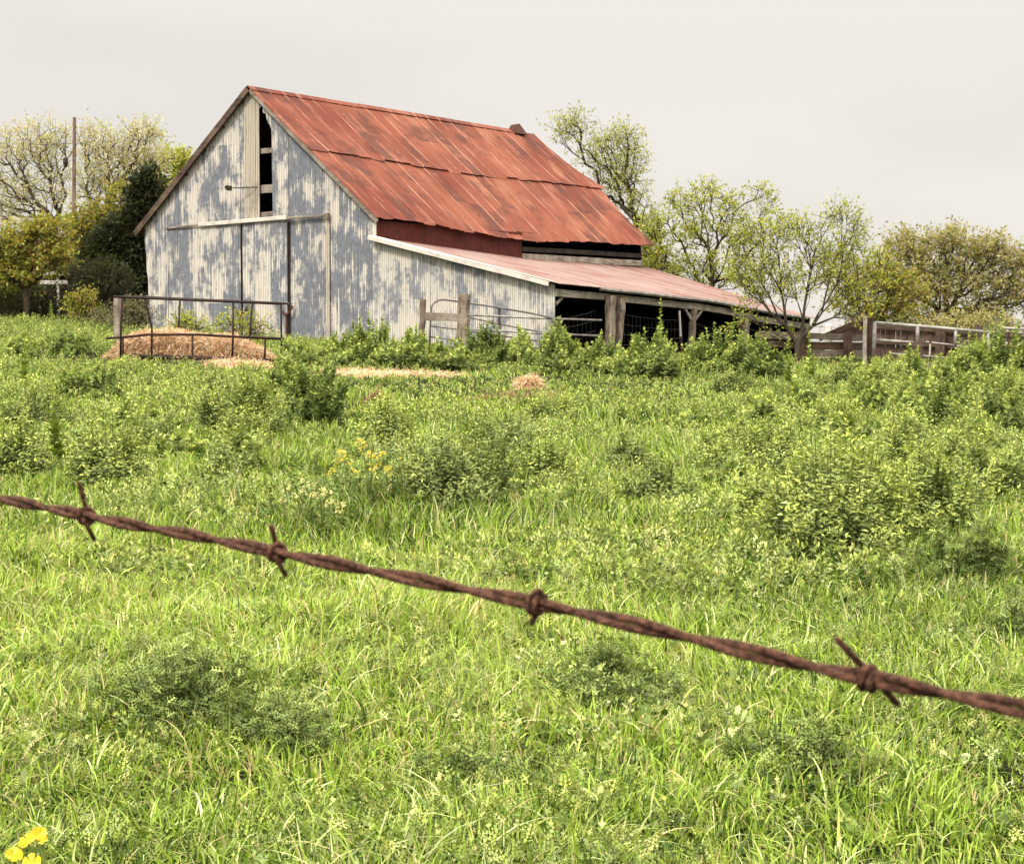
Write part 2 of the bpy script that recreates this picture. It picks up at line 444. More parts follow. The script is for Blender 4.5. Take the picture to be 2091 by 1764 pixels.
rndB = random.Random(5)
def hole_right(z):
    return -3.95 if z < 6.15 else -3.95 - 0.42 * ((z - 6.15) / 0.85) ** 1.3
def gable_span(x):
    top = roof_under(x)
    bot = max(-0.5, 3.55 - (x + 9.5) / 0.085) if x < -9.0 else -0.5
    if -4.5 < x < -3.95:
        # loft opening: from 3.80 up to the ragged edge of the sheet right of it
        t = max(0.0, min(1.0, (-3.95 - x) / 0.42))
        hi = 6.15 + 0.85 * t ** (1 / 1.3) + 0.05 * math.sin(x * 37)
        return [(bot, 3.80), (min(hi, top), top)]
    return [(bot, min(3.80, top)), (min(3.80, top), top)]
corr_panel(-9.5, 0.0, gable_span, 0.0, seed=3).build('gable_wall', M['tin'], barn)
# side walls and back wall
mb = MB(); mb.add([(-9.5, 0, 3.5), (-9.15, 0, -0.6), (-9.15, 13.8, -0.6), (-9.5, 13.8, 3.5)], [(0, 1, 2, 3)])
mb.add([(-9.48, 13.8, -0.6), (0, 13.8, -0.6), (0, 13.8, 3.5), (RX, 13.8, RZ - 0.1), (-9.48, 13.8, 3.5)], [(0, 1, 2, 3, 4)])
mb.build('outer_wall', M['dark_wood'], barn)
n = 103
mb = MB()
for i in range(n):
    ya, yb = 0.02 + 6.87 * i / n, 0.02 + 6.87 * (i + 1) / n
    xa, xb = 0.01 + 0.01 * math.sin(ya / 0.068 * 6.283 * 0.25), 0.01 + 0.01 * math.sin(yb / 0.068 * 6.283 * 0.25)
    mb.add([(xa, ya, 2.3), (xb, yb, 2.3), (xb, yb, 3.52), (xa, ya, 3.52)], [(0, 1, 2, 3)])
mb.build('red_side_wall', M['red_tin'], barn)
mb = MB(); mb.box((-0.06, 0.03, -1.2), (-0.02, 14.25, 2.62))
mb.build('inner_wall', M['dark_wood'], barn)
# open slatted bay under the eave at the far end
mb = MB()
mb.beam((0.03, 6.88, 2.78), (0.03, 13.75, 2.83), 0.05, 0.20, jit=0.006, n=8, rnd=rndB)
mb.build('slat_board', M['grey_wood_y'], barn)
mb = MB(); mb.beam((0.02, 6.88, 3.02), (0.02, 13.75, 3.09), 0.045, 0.15, jit=0.008, n=8, rnd=rndB)
mb.build('slat_board', M['dim_board'], barn)
mb = MB(); mb.beam((-0.04, 10.3, 2.6), (-0.04, 10.3, 3.5), 0.09, 0.09)
mb.build('wall_stud', M['dim_board'], barn)
mb = MB(); mb.beam((-0.04, 13.72, 2.3), (-0.04, 13.72, 3.5), 0.12, 0.12)
mb.build('wall_stud', M['dim_board'], barn)
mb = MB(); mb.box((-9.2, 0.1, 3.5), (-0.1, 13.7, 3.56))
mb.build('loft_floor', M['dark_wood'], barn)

# main roof
EAVE = [(-0.3, 3.57), (1.6, 3.545), (3.4, 3.44), (5.2, 3.33), (6.9, 3.26), (9.0, 3.33), (11.5, 3.42), (14.3, 3.46)]
ey_, ez_ = zip(*EAVE)
def roof_z(t, y):
    drop = EZ - np.interp(y, ey_, ez_)
    return RZ - t * (RZ - EZ) - drop * t ** 1.15
def roof_sheet(name, t0, t1, y_end, lift, seed, wavy):
    rnd = random.Random(seed)
    ys = [-0.16]
    k = 0
    while k * 0.61 < 14.2:
        b = k * 0.61
        ys += [b - 0.045, b, b + 0.045, b + 0.2, b + 0.4]; k += 1
    ys = sorted(y for y in ys if -0.16 <= y <= 14.05) + [14.08]
    nt = 16
    w = [rnd.uniform(-1, 1) for _ in range(40)]
    dent = [[rnd.uniform(-0.006, 0.006) for _ in range(nt + 1)] for _ in ys]
    mb = MB()
    vs = []
    for j, y in enumerate(ys):
        f = (y / 0.61) % 1.0
        rib = 0.026 if min(f, 1 - f) < 0.01 else 0.0
        s = int(max(0, y) / 0.61 + 0.001)
        for i in range(nt + 1):
            t = t0 + (t1 - t0) * i / nt
            e = wavy * w[s % 40] * (i == nt)
            tt = t + e + wavy * 0.4 * math.sin(y * 7.1) * (i == nt)
            yy = y if y < 13 else 13 + (y - 13) * (y_end(t) - 13) / (14.08 - 13)
            curl = lift * (i / nt) ** 6 * (1 + 0.7 * w[(s + 11) % 40])
            vs.append((RX + tt * 4.97, yy, roof_z(tt, y) + rib + curl + dent[j][i] + 0.012 * w[(s + 5) % 40] * (i / nt)))
    fs = [(j*(nt+1)+i, j*(nt+1)+i+1, (j+1)*(nt+1)+i+1, (j+1)*(nt+1)+i) for j in range(len(ys) - 1) for i in range(nt)]
    mb.add(vs, fs)
    o = mb.build(name, M['roof'], barn)
    md = o.modifiers.new('thick', 'SOLIDIFY'); md.thickness = 0.012; md.offset = -1
    return o
roof_sheet('roof_sheet', 0.0, 0.505, lambda t: 14.1 + 1.0 * (t / 0.5) ** 3, 0.05, 3, 0.004)
roof_sheet('roof_sheet', 0.475, 1.0, lambda t: 14.35 + 0.35 * max(0, (0.75 - t) / 0.25) + 0.06 * math.sin(t * 60), 0.0, 9, 0.008)
mb = MB(); vs = []
for y in np.linspace(-0.16, 14.1, 60):
    for t in (0.0, 0.5, 1.0):
        vs.append((RX - t * 4.97, y, RZ - t * (RZ - EZ)))
mb.add(vs, [(j*3+i, (j+1)*3+i, (j+1)*3+i+1, j*3+i+1) for j in range(59) for i in range(2)])
o = mb.build('roof_back_slope', M['roof'], barn)
md = o.modifiers.new('thick', 'SOLIDIFY'); md.thickness = 0.02
mb = MB()
for y0, y1, dz in ((-0.2, 4.7, 0.0), (4.62, 9.3, 0.012), (9.2, 12.6, 0.006)):
    mb.add([(RX - 0.16, y0, RZ - 0.10 + dz), (RX, y0, RZ + 0.035 + dz), (RX + 0.16, y0, RZ - 0.10 + dz), (RX - 0.16, y1, RZ - 0.10 + dz), (RX, y1, RZ + 0.035 + dz), (RX + 0.16, y1, RZ - 0.10 + dz)], [(0, 1, 4, 3), (1, 2, 5, 4)])
mb.build('ridge_cap', M['roof'], barn)
# small upturned hood at the far end of the ridge
mb = MB()
hy0, hy1 = 12.7, 13.3
mb.add([(RX - 0.26, hy0, RZ - 0.12), (RX + 0.26, hy0, RZ - 0.12), (RX - 0.06, hy0 + 0.1, RZ + 0.20), (RX + 0.06, hy0 + 0.1, RZ + 0.20),
        (RX - 0.30, hy1, RZ - 0.12), (RX + 0.30, hy1, RZ - 0.12), (RX - 0.05, hy1 - 0.15, RZ + 0.27), (RX + 0.05, hy1 - 0.15, RZ + 0.27)],
       [(0, 1, 3, 2), (4, 6, 7, 5), (0, 2, 6, 4), (1, 5, 7, 3), (2, 3, 7, 6)])
mb.build('ridge_hood', M['rust'], barn)
# rake boards and the rafter tails left bare at the far gable
mb = MB(); mb.beam((RX - 5.0, -0.185, EZ - 0.08), (RX - 0.02, -0.185, RZ - 0.07), 0.035, 0.19, jit=0.004, n=12, rnd=rndB)
mb.build('rake_board', M['brown_wood'], barn)
mb = MB(); mb.beam((RX + 0.02, -0.13, RZ - 0.10), (RX + 4.95, -0.13, EZ - 0.11), 0.035, 0.13, jit=0.004, n=12, rnd=rndB)
mb.build('rake_board', M['grey_wood_x'], barn)
for k in range(6):
    t = (k + 0.5) / 6.2
    mb = MB(); xx = RX - t * 4.97; zz = RZ - t * (RZ - EZ) - 0.10
    mb.beam((xx, -0.15, zz), (xx, 0.2, zz), 0.09, 0.07)
    mb.build('lookout', M['brown_wood'], barn)
for t, ln in ((0.60, 0.35), (0.74, 0.45), (0.88, 0.5), (0.97, 0.6)):
    mb = MB(); mb.beam((RX + t * 4.97, 13.6, roof_z(t, 14) - 0.09), (RX + t * 4.97, 14.35 + ln, roof_z(t, 14) - 0.08), 0.05, 0.05)
    mb.build('purlin_end', M['grey_wood_y'], barn)

# loft panel, slats, lamp
def strip_span(x): return [(3.77, roof_under(x) - 0.02)]
corr_panel(-5.06, -4.44, strip_span, -0.035, 0.010, 0.068, 6, seed=8).build('loft_panel', M['tin_tan'], barn)
for z, h in ((5.72, 0.15), (4.61, 0.24), (3.88, 0.13)):
    mb = MB(); mb.beam((-4.5, 0.06, z), (-3.9, 0.06, z + 0.01), 0.04, h, jit=0.006, n=3, rnd=rndB)
    mb.build('loft_slat', M['grey_wood_x'], barn)
lamp = MB(); lamp.tube([(-4.56, -0.02, 4.66), (-4.62, -0.14, 4.67), (-5.1, -0.30, 4.66), (-5.25, -0.34, 4.67)], 0.018, 6)
arm = lamp.build('lamp_arm', M['lamp_dark'], barn)
lh = MB()
lh.add([(-5.62, -0.44, 4.70), (-5.45, -0.52, 4.78), (-5.22, -0.38, 4.74), (-5.40, -0.28, 4.68), (-5.55, -0.42, 4.60), (-5.42, -0.46, 4.55), (-5.26, -0.36, 4.57), (-5.40, -0.31, 4.56)],
       [(0, 1, 2, 3), (7, 6, 5, 4), (0, 4, 5, 1), (1, 5, 6, 2), (2, 6, 7, 3), (3, 7, 4, 0)])
lh.v = [(-5.26 + (x + 5.26) * 0.72, -0.36 + (y + 0.36) * 0.72, 4.66 + (z - 4.66) * 0.72) for x, y, z in lh.v]
lh.build('floodlight_head', M['lamp_dark'], arm)

# sliding doors and their track
def door(name, x0, x1, top, seed, mat):
    o = corr_panel(x0, x1, lambda x: [(-0.35, top)], -0.075, 0.011, seed=seed).build(name, mat, barn)
    return o
dl = door('sliding_door', -8.36, -5.19, 3.60, 21, M['tin'])
dr = door('sliding_door', -5.13, -3.27, 3.62, 22, M['tin'])
for d_, x, m in ((dl, -5.175, 'pipe_dark'), (dl, -8.37, 'tin_pale'), (dr, -3.25, 'pipe_dark')):  # dark strips stand in for the shaded gaps beside the doors
    mb = MB(); mb.box((x - 0.014, -0.10, -0.35), (x + 0.014, -0.03, 3.6)); mb.build('door_edge_and_gap', M[m], d_)
for d_, x in ((dl, -5.16), (dr, -3.30)):
    mb = MB()
    mb.tube([(x - 0.26, -0.12, 1.16), (x - 0.17, -0.13, 1.02), (x, -0.12, 0.90)], 0.028, 6)
    mb.tube([(x + 0.24, -0.12, 1.18), (x + 0.15, -0.13, 1.0), (x, -0.12, 0.90)], 0.028, 6)
    mb.box((x - 0.03, -0.125, 0.1), (x + 0.02, -0.105, 0.98))
    mb.build('door_latch', M['rust'], d_)
mb = MB(); mb.beam((-8.42, -0.11, 3.62), (-6.9, -0.11, 3.655), 0.07, 0.055)
mb.build('door_track', M['grey_wood_x'], barn)
mb = MB(); mb.beam((-6.9, -0.12, 3.665), (-3.25, -0.12, 3.725), 0.10, 0.12)
mb.build('track_cover', M['white_trim'], barn)
mb = MB(); mb.beam((-3.25, -0.11, 3.70), (-1.66, -0.11, 3.72), 0.07, 0.075); mb.box((-1.72, -0.16, 3.62), (-1.63, -0.05, 3.78))
mb.build('door_track', M['grey_wood_x'], barn)
corr_panel(-1.80, -1.66, lambda x: [(-0.35, 3.66)], -0.045, 0.01, seed=30).build('corner_strip', M['tin_tan'], barn)
mb = MB(); mb.box((-0.06, -0.035, -0.4), (0.05, 0.012, 3.45)); mb.build('corner_trim', M['tin_pale'], barn)

# lean-to
ST = [(-0.3, 3.06), (6.9, 2.74), (14.4, 2.70)]; SE = [(-0.3, 1.64), (1.9, 1.59), (7.85, 1.37), (11.3, 1.10), (14.4, 0.92)]
sty, stz = zip(*ST); sey, sez = zip(*SE)
SW = 6.3
def shed_z(x, y): return np.interp(y, sty, stz) + (np.interp(y, sey, sez) - np.interp(y, sty, stz)) * x / SW
corr_panel(0.02, 6.16, lambda x: [(-1.0, float(shed_z(x, 0)) - 0.06)], 0.0, seed=41).build('shed_front_wall', M['tin_pale'], barn)
mb = MB(); vs = []
yl = np.arange(-0.22, 14.35, 0.019); xl = np.linspace(0.0, SW + 0.12, 9)
rs = np.random.RandomState(4)
sag = {int(k): rs.uniform(-0.012, 0.012) for k in range(-2, 40)}
for y in yl:
    for x in xl:
        yy = y + (0.0 if y < 13.5 else 0.05 * math.sin(x * 5))
        vs.append((x, yy, float(shed_z(x, y)) + 0.011 * math.sin(2 * math.pi * y / 0.076) + sag[int(y / 0.66)] * (x / SW)))
nxl = len(xl)
mb.add(vs, [(j*nxl+i, j*nxl+i+1, (j+1)*nxl+i+1, (j+1)*nxl+i) for j in range(len(yl) - 1) for i in range(nxl - 1)])
o = mb.build('shed_roof', M['shed_roof'], barn)
md = o.modifiers.new('thick', 'SOLIDIFY'); md.thickness = 0.01; md.offset = -1
mb = MB(); mb.beam((-0.05, -0.235, 3.03), (6.12, -0.235, 1.61), 0.03, 0.11, jit=0.004, n=10, rnd=rndB)
mb.add([(-0.05, -0.24, 3.085), (6.15, -0.24, 1.665), (6.15, -0.05, 1.69), (-0.05, -0.05, 3.11)], [(0, 1, 2, 3)])
mb.build('shed_rake_trim', M['white_trim'], barn)
def eave_line(y, dx, dz): return (SW + dx, y, float(np.interp(y, sey, sez)) + dz)
mb = MB()
gy_ = np.linspace(1.75, 13.6, 14)
prof = [(0.05, 0.0), (0.14, 0.0), (0.15, -0.05), (0.10, -0.09), (0.05, -0.09)]
vs = [];
for y in gy_:
    for a, b in prof: vs.append(eave_line(y, a, b - 0.015 + 0.006 * math.sin(y * 2)))
mb.add(vs, [(j*5+i, j*5+(i+1) % 5, (j+1)*5+(i+1) % 5, (j+1)*5+i) for j in range(13) for i in range(5)] + [(4, 3, 2, 1, 0), (65, 66, 67, 68, 69)])
mb.build('shed_gutter', M['pipe_white'], barn)
for ya, yb, d in ((0.0, 9.35, 0.0), (9.45, 14.2, 0.05)):
    mb = MB()
    yy = np.linspace(ya, yb, 6)
    for i in range(5):
        mb.beam(eave_line(yy[i], -0.12, -0.24 - d), eave_line(yy[i+1], -0.12, -0.24 - d), 0.09, 0.19, jit=0.006, n=3, rnd=rndB, ch=0.08)
    mb.build('shed_beam', M['grey_wood_y'], barn)
def shed_post(y, tilt, w, d, mat='post_wood', bot=-1.3):
    mb = MB(); top = eave_line(y, -0.12, -0.3)
    mb.beam((top[0], top[1] + tilt, bot), top, w, d, up=(0, 1, 0), jit=0.02, n=7, rnd=rndB)
    return mb.build('shed_post', M[mat], barn)
mb = MB(); top = eave_line(2.30, 0.08, -0.22)
mb.beam((top[0], 2.12, -1.2), top, 0.22, 0.24, up=(0, 1, 0), jit=0.025, n=8, rnd=rndB)
top = eave_line(2.78, 0.06, -0.26)
mb.beam((top[0], 2.50, -1.2), top, 0.20, 0.22, up=(0, 1, 0), jit=0.025, n=8, rnd=rndB)
mb.build('shed_post', M['post_wood'], barn)
shed_post(6.95, -0.35, 0.17, 0.17); shed_post(9.95, -0.05, 0.2, 0.28); shed_post(13.6, 0.0, 0.18, 0.18, 'brown_wood')
mb = MB(); e = eave_line(6.95, -0.12, -0.3)
mb.beam((e[0], 6.9, e[2] - 0.42), (e[0], 6.45, e[2] - 0.02), 0.05, 0.08); mb.beam((e[0], 6.9, e[2] - 0.40), (e[0], 7.4, e[2] - 0.04), 0.05, 0.08)
mb.build('shed_brace', M['grey_wood_y'], barn)
mb = MB(); mb.beam((6.1, 0.1, 1.10), (6.1, 0.55, 1.38), 0.06, 0.08); mb.build('shed_brace', M['grey_wood_y'], barn)
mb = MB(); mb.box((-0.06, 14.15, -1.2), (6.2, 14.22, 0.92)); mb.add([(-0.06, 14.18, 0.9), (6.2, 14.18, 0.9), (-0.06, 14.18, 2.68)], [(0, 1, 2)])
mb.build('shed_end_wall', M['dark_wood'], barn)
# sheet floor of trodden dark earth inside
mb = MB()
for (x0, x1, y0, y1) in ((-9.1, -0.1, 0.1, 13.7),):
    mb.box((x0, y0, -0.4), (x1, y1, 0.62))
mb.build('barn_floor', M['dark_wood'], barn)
# wire netting hung in the open bays
mb = MB()
rw = random.Random(11)
for y0, y1, za, zb, top0, top1 in ((0.2, 2.1, -0.7, 0.0, 0.72, 0.98), (2.9, 6.6, -0.8, 0.0, 0.95, 0.75), (7.1, 9.7, -0.9, 0.0, 0.72, 0.45)):
    rows, cols = 6, int((y1 - y0) / 0.2)
    g = [[None] * (cols + 1) for _ in range(rows + 1)]
    for r in range(rows + 1):
        for c in range(cols + 1):
            y = y0 + (y1 - y0) * c / cols
            tz = top0 + (top1 - top0) * c / cols - 0.05 * math.sin(math.pi * c / cols)
            g[r][c] = (6.0 + rw.uniform(-0.015, 0.015), y, za + (tz - za) * r / rows + rw.uniform(-0.012, 0.012))
    for r in range(rows + 1): mb.tube(g[r], 0.0045, 4, False)
    for c in range(cols + 1): mb.tube([g[r][c] for r in range(rows + 1)], 0.003, 4, False)
mb.build('wire_netting', M['wire_grey'], barn)

# rusty steel stake in front of the lean-to bay
mb = MB(); p = B((6.35, 6.05, -0.9)); q = B((6.35, 5.85, 1.02))
mb.tube([p, p + (q - p) * 0.62], 0.032, 6)
st = mb.build('steel_stake', M['rust']); tag(st, 'thin rusty steel stake with a white top before the dark lean-to bay', 'stake')
mb = MB(); mb.tube([p + (q - p) * 0.62, q], 0.033, 6); mb.build('painted_top', M['white_trim'], st)

# ------------------------------------------------------------------ gate, posts and pipe rails before the lean-to
rg = random.Random(17)
def post(name, u, v_top, Y, w, d, lean_u=0, mat='post_wood', jit=0.02, u_b=None, yaw=0.3):
    t = at(u, v_top, Y); b = at(u + lean_u, 704, Y)
    b[2] = H(b[0], b[1]) - 0.25
    if u_b is not None: b[0] = at(u_b, 704, Y)[0]
    mb = MB(); mb.beam(b, t, w, d, up=(math.sin(yaw), math.cos(yaw), 0), jit=jit, n=9, rnd=rg)
    return mb.build(name, M[mat])
tag(post('fence_post', 864, 611, 43.2, 0.13, 0.13, -7), 'thin weathered fence post leaning at the left end of the board', 'fence post')
tag(post('fence_post', 949, 601, 42.6, 0.27, 0.26, -4, jit=0.03), 'thick flaking timber post where the board meets the pipe rails', 'fence post')
mb = MB(); mb.beam(at(868, 646, 42.95), at(938, 649, 42.7), 0.05, 0.20, jit=0.008, n=5, rnd=rg)
tag(mb.build('fence_board', M['grey_wood_x']), 'short grey board nailed between the thin post and the thick post', 'board')
g0 = empty('pipe_gate', (*at(884, 704, 43.6)[:2], float(H(*at(884, 704, 43.6)[:2]))))
tag(g0, 'dark tubular pipe gate with a rounded corner, sagging behind the thick post', 'gate')
def part_tube(root, name, pts, r, mat, n=8):
    off = np.array(root.location)
    mb = MB(); mb.tube([np.array(p) - off for p in pts], r, n)
    return mb.build(name, M[mat], root, True)
def gate_pt(u, v): return at(u, v, 43.6 + (u - 880) / 257 * 1.2)
corner = [gate_pt(876, 740), gate_pt(879, 660), gate_pt(880, 632), gate_pt(882, 624), gate_pt(888, 617), gate_pt(896, 613), gate_pt(906, 612)]
part_tube(g0, 'gate_frame', corner + [gate_pt(u, v) for u, v in ((938, 616), (1010, 627), (1080, 639), (1118, 647), (1128, 650), (1134, 658), (1136, 690), (1136, 745))], 0.026, 'pipe_grey')
part_tube(g0, 'gate_bar', [gate_pt(880, 666), gate_pt(937, 673), gate_pt(1134, 702)], 0.018, 'pipe_grey')
part_tube(g0, 'gate_bar', [gate_pt(880, 640), gate_pt(960, 649), gate_pt(1050, 668), gate_pt(1134, 684)], 0.018, 'pipe_grey')
part_tube(g0, 'gate_bar', [gate_pt(880, 688), gate_pt(1134, 724)], 0.018, 'pipe_grey')
part_tube(g0, 'gate_upright', [gate_pt(1020, 630), gate_pt(1019, 730)], 0.032, 'pipe_dark')
ra = empty('pipe_rail_fence', (*at(960, 704, 42.5)[:2], float(H(*at(960, 704, 42.5)[:2]))))
tag(ra, 'pale pipe rails running from the thick post to the lean-to corner post', 'fence')
pA, pB = 42.55, B((6.35, 2.2, 0))[1] - 0.25
for (u0, v0, u1, v1) in ((954, 643, 1228, 654), (954, 672, 1226, 686), (954, 700, 1226, 716)):
    part_tube(ra, 'rail', [at(u0, v0, pA), at((u0 + u1) / 2, (v0 + v1) / 2 + 1, (pA + pB) / 2), at(u1, v1, pB)], 0.027, 'pipe_white')

# ------------------------------------------------------------------ hay feeder with its hay
FY = 36.0
fo = at(400, 704, FY); fo[2] = float(H(fo[0], fo[1]))
feeder = empty('hay_feeder', fo)
tag(feeder, 'dark rusty pipe hay feeder frame full of hay, before the barn doors', 'hay feeder')
yf, yb_ = FY - 0.95, FY + 0.95
def ft(u, v, Y): return at(u, v, Y)
TL, TR = at(232, 606, yf), at(575, 620.5, yf)
TLb, TRb = TL + np.array([0.15, 1.9, 0.05]), TR + np.array([-0.05, 1.9, 0.05])
part_tube(feeder, 'top_rail', [TL, TR], 0.026, 'pipe_dark'); part_tube(feeder, 'top_rail', [TL, TLb], 0.022, 'pipe_dark')
part_tube(feeder, 'top_rail', [TLb, TRb], 0.022, 'pipe_dark'); part_tube(feeder, 'top_rail', [TR, TRb], 0.022, 'pipe_dark')
LL = [at(218, 691, FY - 0.2), at(255, 688.5, FY - 0.75), at(300, 683.5, yf), at(408, 683.5, yf), at(468, 687, yf), at(578, 692.5, yf)]
part_tube(feeder, 'lower_rail', LL, 0.026, 'pipe_dark')
LB = [at(578, 692.5, yf), at(560, 690, yb_), at(470, 687, yb_), at(395, 685, yb_), at(300, 683, yb_), at(218, 691, FY - 0.2)]
part_tube(feeder, 'lower_rail', LB, 0.023, 'pipe_dark')
BL = [at(225, 724, FY - 0.2), at(300, 728, yf), at(408, 731, yf), at(470, 733, yf), at(575, 738, yf)]
part_tube(feeder, 'bottom_rail', BL, 0.045, 'pipe_dark')
BB = [at(575, 738, yf), at(560, 733, yb_), at(300, 725, yb_), at(225, 724, FY - 0.2)]
part_tube(feeder, 'bottom_rail', BB, 0.04, 'pipe_dark')
for pts, r in (([at(250, 607, yf), at(247, 664, yf + 0.1), at(246, 740, yf + 0.1)], 0.021), ([at(298, 609, yf), at(300, 628, yf), at(307, 655, yf), at(310, 670, yf), at(310, 748, yf)], 0.021),
               ([at(368, 611, yb_), at(365, 660, yb_), at(363, 725, yb_)], 0.021), ([at(476, 616, yf), at(476, 685, yf), at(474, 742, yf)], 0.021),
               ([at(516, 618, yb_), at(512, 660, yb_), at(510, 735, yb_)], 0.021), ([at(574, 620, yf), at(575, 700, yf), at(575, 750, yf)], 0.021),
               ([at(251, 689, FY - 0.7), at(251, 735, FY - 0.7)], 0.021), ([at(393, 684, yf), at(393, 750, yf)], 0.021), ([at(542, 690, yf), at(540, 745, yf)], 0.021)):
    part_tube(feeder, 'upright', pts, r, 'pipe_dark')
tag(post('fence_post', 240, 609, FY + 1.6, 0.13, 0.13, 0, 'grey_wood_x'), 'grey old post standing behind the left end of the hay feeder', 'fence post')

def straws(rs, P, L, W, flat, cols):
    """Loose straw: thin bent strips at points P."""
    n = len(P)
    az = rs.uniform(0, 2 * np.pi, n); el = rs.normal(0, flat, n)
    d = np.stack([np.cos(az) * np.cos(el), np.sin(az) * np.cos(el), np.sin(el)], 1)
    s = np.stack([-np.sin(az), np.cos(az), rs.uniform(-.6, .6, n)], 1)
    l = L * rs.uniform(0.5, 1.3, n)[:, None]; w = W * rs.uniform(0.6, 1.3, n)[:, None]
    mid = P + np.stack([np.zeros(n), np.zeros(n), rs.uniform(0, 0.25, n) * l[:, 0]], 1)
    V = np.stack([P - d*l/2 - s*w, P - d*l/2 + s*w, mid - s*w, mid + s*w, P + d*l/2], 1).reshape(-1, 3)
    k = np.arange(n)[:, None] * 5
    T = np.concatenate([k + [0, 1, 3], k + [0, 3, 2], k + [2, 3, 4]])
    return V, T, np.repeat(cols, 5, 0)
def pick(rs, n, pal, wt=None):
    pal = np.array(pal); i = rs.choice(len(pal), n, p=wt)
    return pal[i] * rs.uniform(0.8, 1.2, (n, 1)) * rs.uniform(0.94, 1.06, (n, 3))
HAYP = [(0.92, 0.68, 0.43), (0.97, 0.80, 0.57), (0.76, 0.50, 0.28), (0.38, 0.21, 0.10)]
def hay_heap(name, label, cat, cx, cy, rx, ry, hgt, n, L, seed, rz=0.0, pal=HAYP, wt=None, profile=None, group=None):
    rs = np.random.RandomState(seed)
    z0 = float(H(cx, cy))
    root = empty(name, (cx, cy, z0), rz); tag(root, label, cat, group)
    c, s = math.cos(rz), math.sin(rz)
    def top(x, y):
        r = np.sqrt((x / rx) ** 2 + (y / ry) ** 2)
        b = np.clip(1 - r ** 3, 0, 1) ** 0.6
        f = profile(x) if profile else 0.75 + 0.5 * vnoise(x + seed, y, 0.55)
        g = H(cx + c * x - s * y, cy + s * x + c * y) - z0
        return g + hgt * b * f - 0.005
    m = 40
    u = np.linspace(-rx, rx, m); w = np.linspace(-ry, ry, m)
    U, W = np.meshgrid(u, w); V = np.stack([U, W, top(U, W) - 0.012], -1).reshape(-1, 3)
    ii, jj = np.meshgrid(np.arange(m - 1), np.arange(m - 1)); a = (jj * m + ii).ravel()
    keep = ((U / rx) ** 2 + (W / ry) ** 2 < 1.0).ravel()[a]
    a = a[keep]
    T = np.concatenate([np.stack([a, a + 1, a + m + 1], 1), np.stack([a, a + m + 1, a + m], 1)])
    link('hay_mound', np_mesh('hay_mound', V, T), M['hay_base'], root, True)
    r = np.sqrt(rs.rand(n)) * 1.08; th = rs.uniform(0, 2 * np.pi, n)
    x, y = r * np.cos(th) * rx, r * np.sin(th) * ry
    zz = top(x, y) + rs.uniform(-0.02, 0.05, n) * (0.4 + hgt)
    zz = np.where(rs.rand(n) < 0.35 * (hgt > 0.3), top(x, y) * rs.uniform(0.2, 1, n), zz)
    V, T, C = straws(rs, np.stack([x, y, zz], 1), L, 0.005, 0.45, pick(rs, n, pal, wt))
    link('straw', np_mesh('straw', V, T, C), M['straw'], root)
    return root
def feeder_profile(x):
    return np.interp(x, [-1.9, -1.5, -0.9, -0.35, 0.0, 0.5, 0.85, 1.0, 1.3, 1.75], [0.55, 0.98, 1.0, 0.85, 0.70, 0.68, 0.88, 0.72, 0.60, 0.45]) * (0.92 + 0.16 * vnoise(x * 3, x * 0 + 2.0, 1))
hay_heap('hay_pile', 'shaggy pile of orange brown hay heaped inside the dark pipe feeder', 'hay', fo[0] - 0.05, fo[1], 1.68, 0.88, 0.60, 24000, 0.34, 3, profile=feeder_profile)
def loose(u, v, wu, dy, n, seed, label, pal=HAYP, wt=None, hgt=0.12):
    g = ground_at(u, v)
    hay_heap('loose_hay', label, 'hay', g[0], g[1], wu * g[1] / F, dy, hgt, n, 0.3, seed, pal=pal, wt=wt, group='scraps of hay on the ground')
loose(800, 770, 150, 0.9, 1700, 5, 'long pale streak of hay on the ground in front of the weed row', hgt=0.045)
loose(505, 752, 80, 0.6, 1500, 6, 'hay spilled on the grass along the front foot of the feeder', hgt=0.08)
loose(1080, 797, 24, 0.4, 1100, 7, 'small pinkish heap of hay lying alone in the middle of the field', hgt=0.16)
BRP = [(0.30, 0.17, 0.10), (0.45, 0.28, 0.17), (0.20, 0.10, 0.06)]
loose(776, 824, 24, 0.35, 600, 8, 'small brown scrap of hay below the long pale streak', BRP, hgt=0.06)
loose(1050, 826, 90, 0.55, 1800, 9, 'broad brown patch of old trampled hay below the small pinkish heap', BRP, hgt=0.08)

# ------------------------------------------------------------------ corral on the right
def plank(u0, v0, u1, v1, Y0, Y1, h, mat='brown_wood', t=0.045):
    mb = MB(); mb.beam(at(u0, v0, Y0), at(u1, v1, Y1), t, h, jit=0.01, n=6, rnd=rg); return mb
corral = empty('plank_fence', (*at(1700, 704, 46.0)[:2], float(H(*at(1700, 704, 46.0)[:2]))))
tag(corral, 'weathered brown plank fence between the lean-to and the white pipe gate', 'fence')
def cpart(name, mb, mat, root):
    off = root.location
    mb.v = [(x - off.x, y - off.y, z - off.z) for x, y, z in mb.v]
    return mb.build(name, M[mat], root)
for (u0, v0, u1, v1, h, m) in ((1548, 683, 1655, 687, 0.19, 'grey_wood_x'), (1640, 686, 1766, 690, 0.17, 'grey_wood_x'), (1640, 705, 1766, 707, 0.2, 'brown_wood'), (1640, 722, 1766, 722, 0.15, 'grey_wood_x'), (1640, 737, 1766, 738, 0.15, 'brown_wood'), (1548, 702, 1640, 706, 0.16, 'brown_wood')):
    cpart('plank', plank(u0, v0, u1, v1, 46.2, 46.0, h), m, corral)
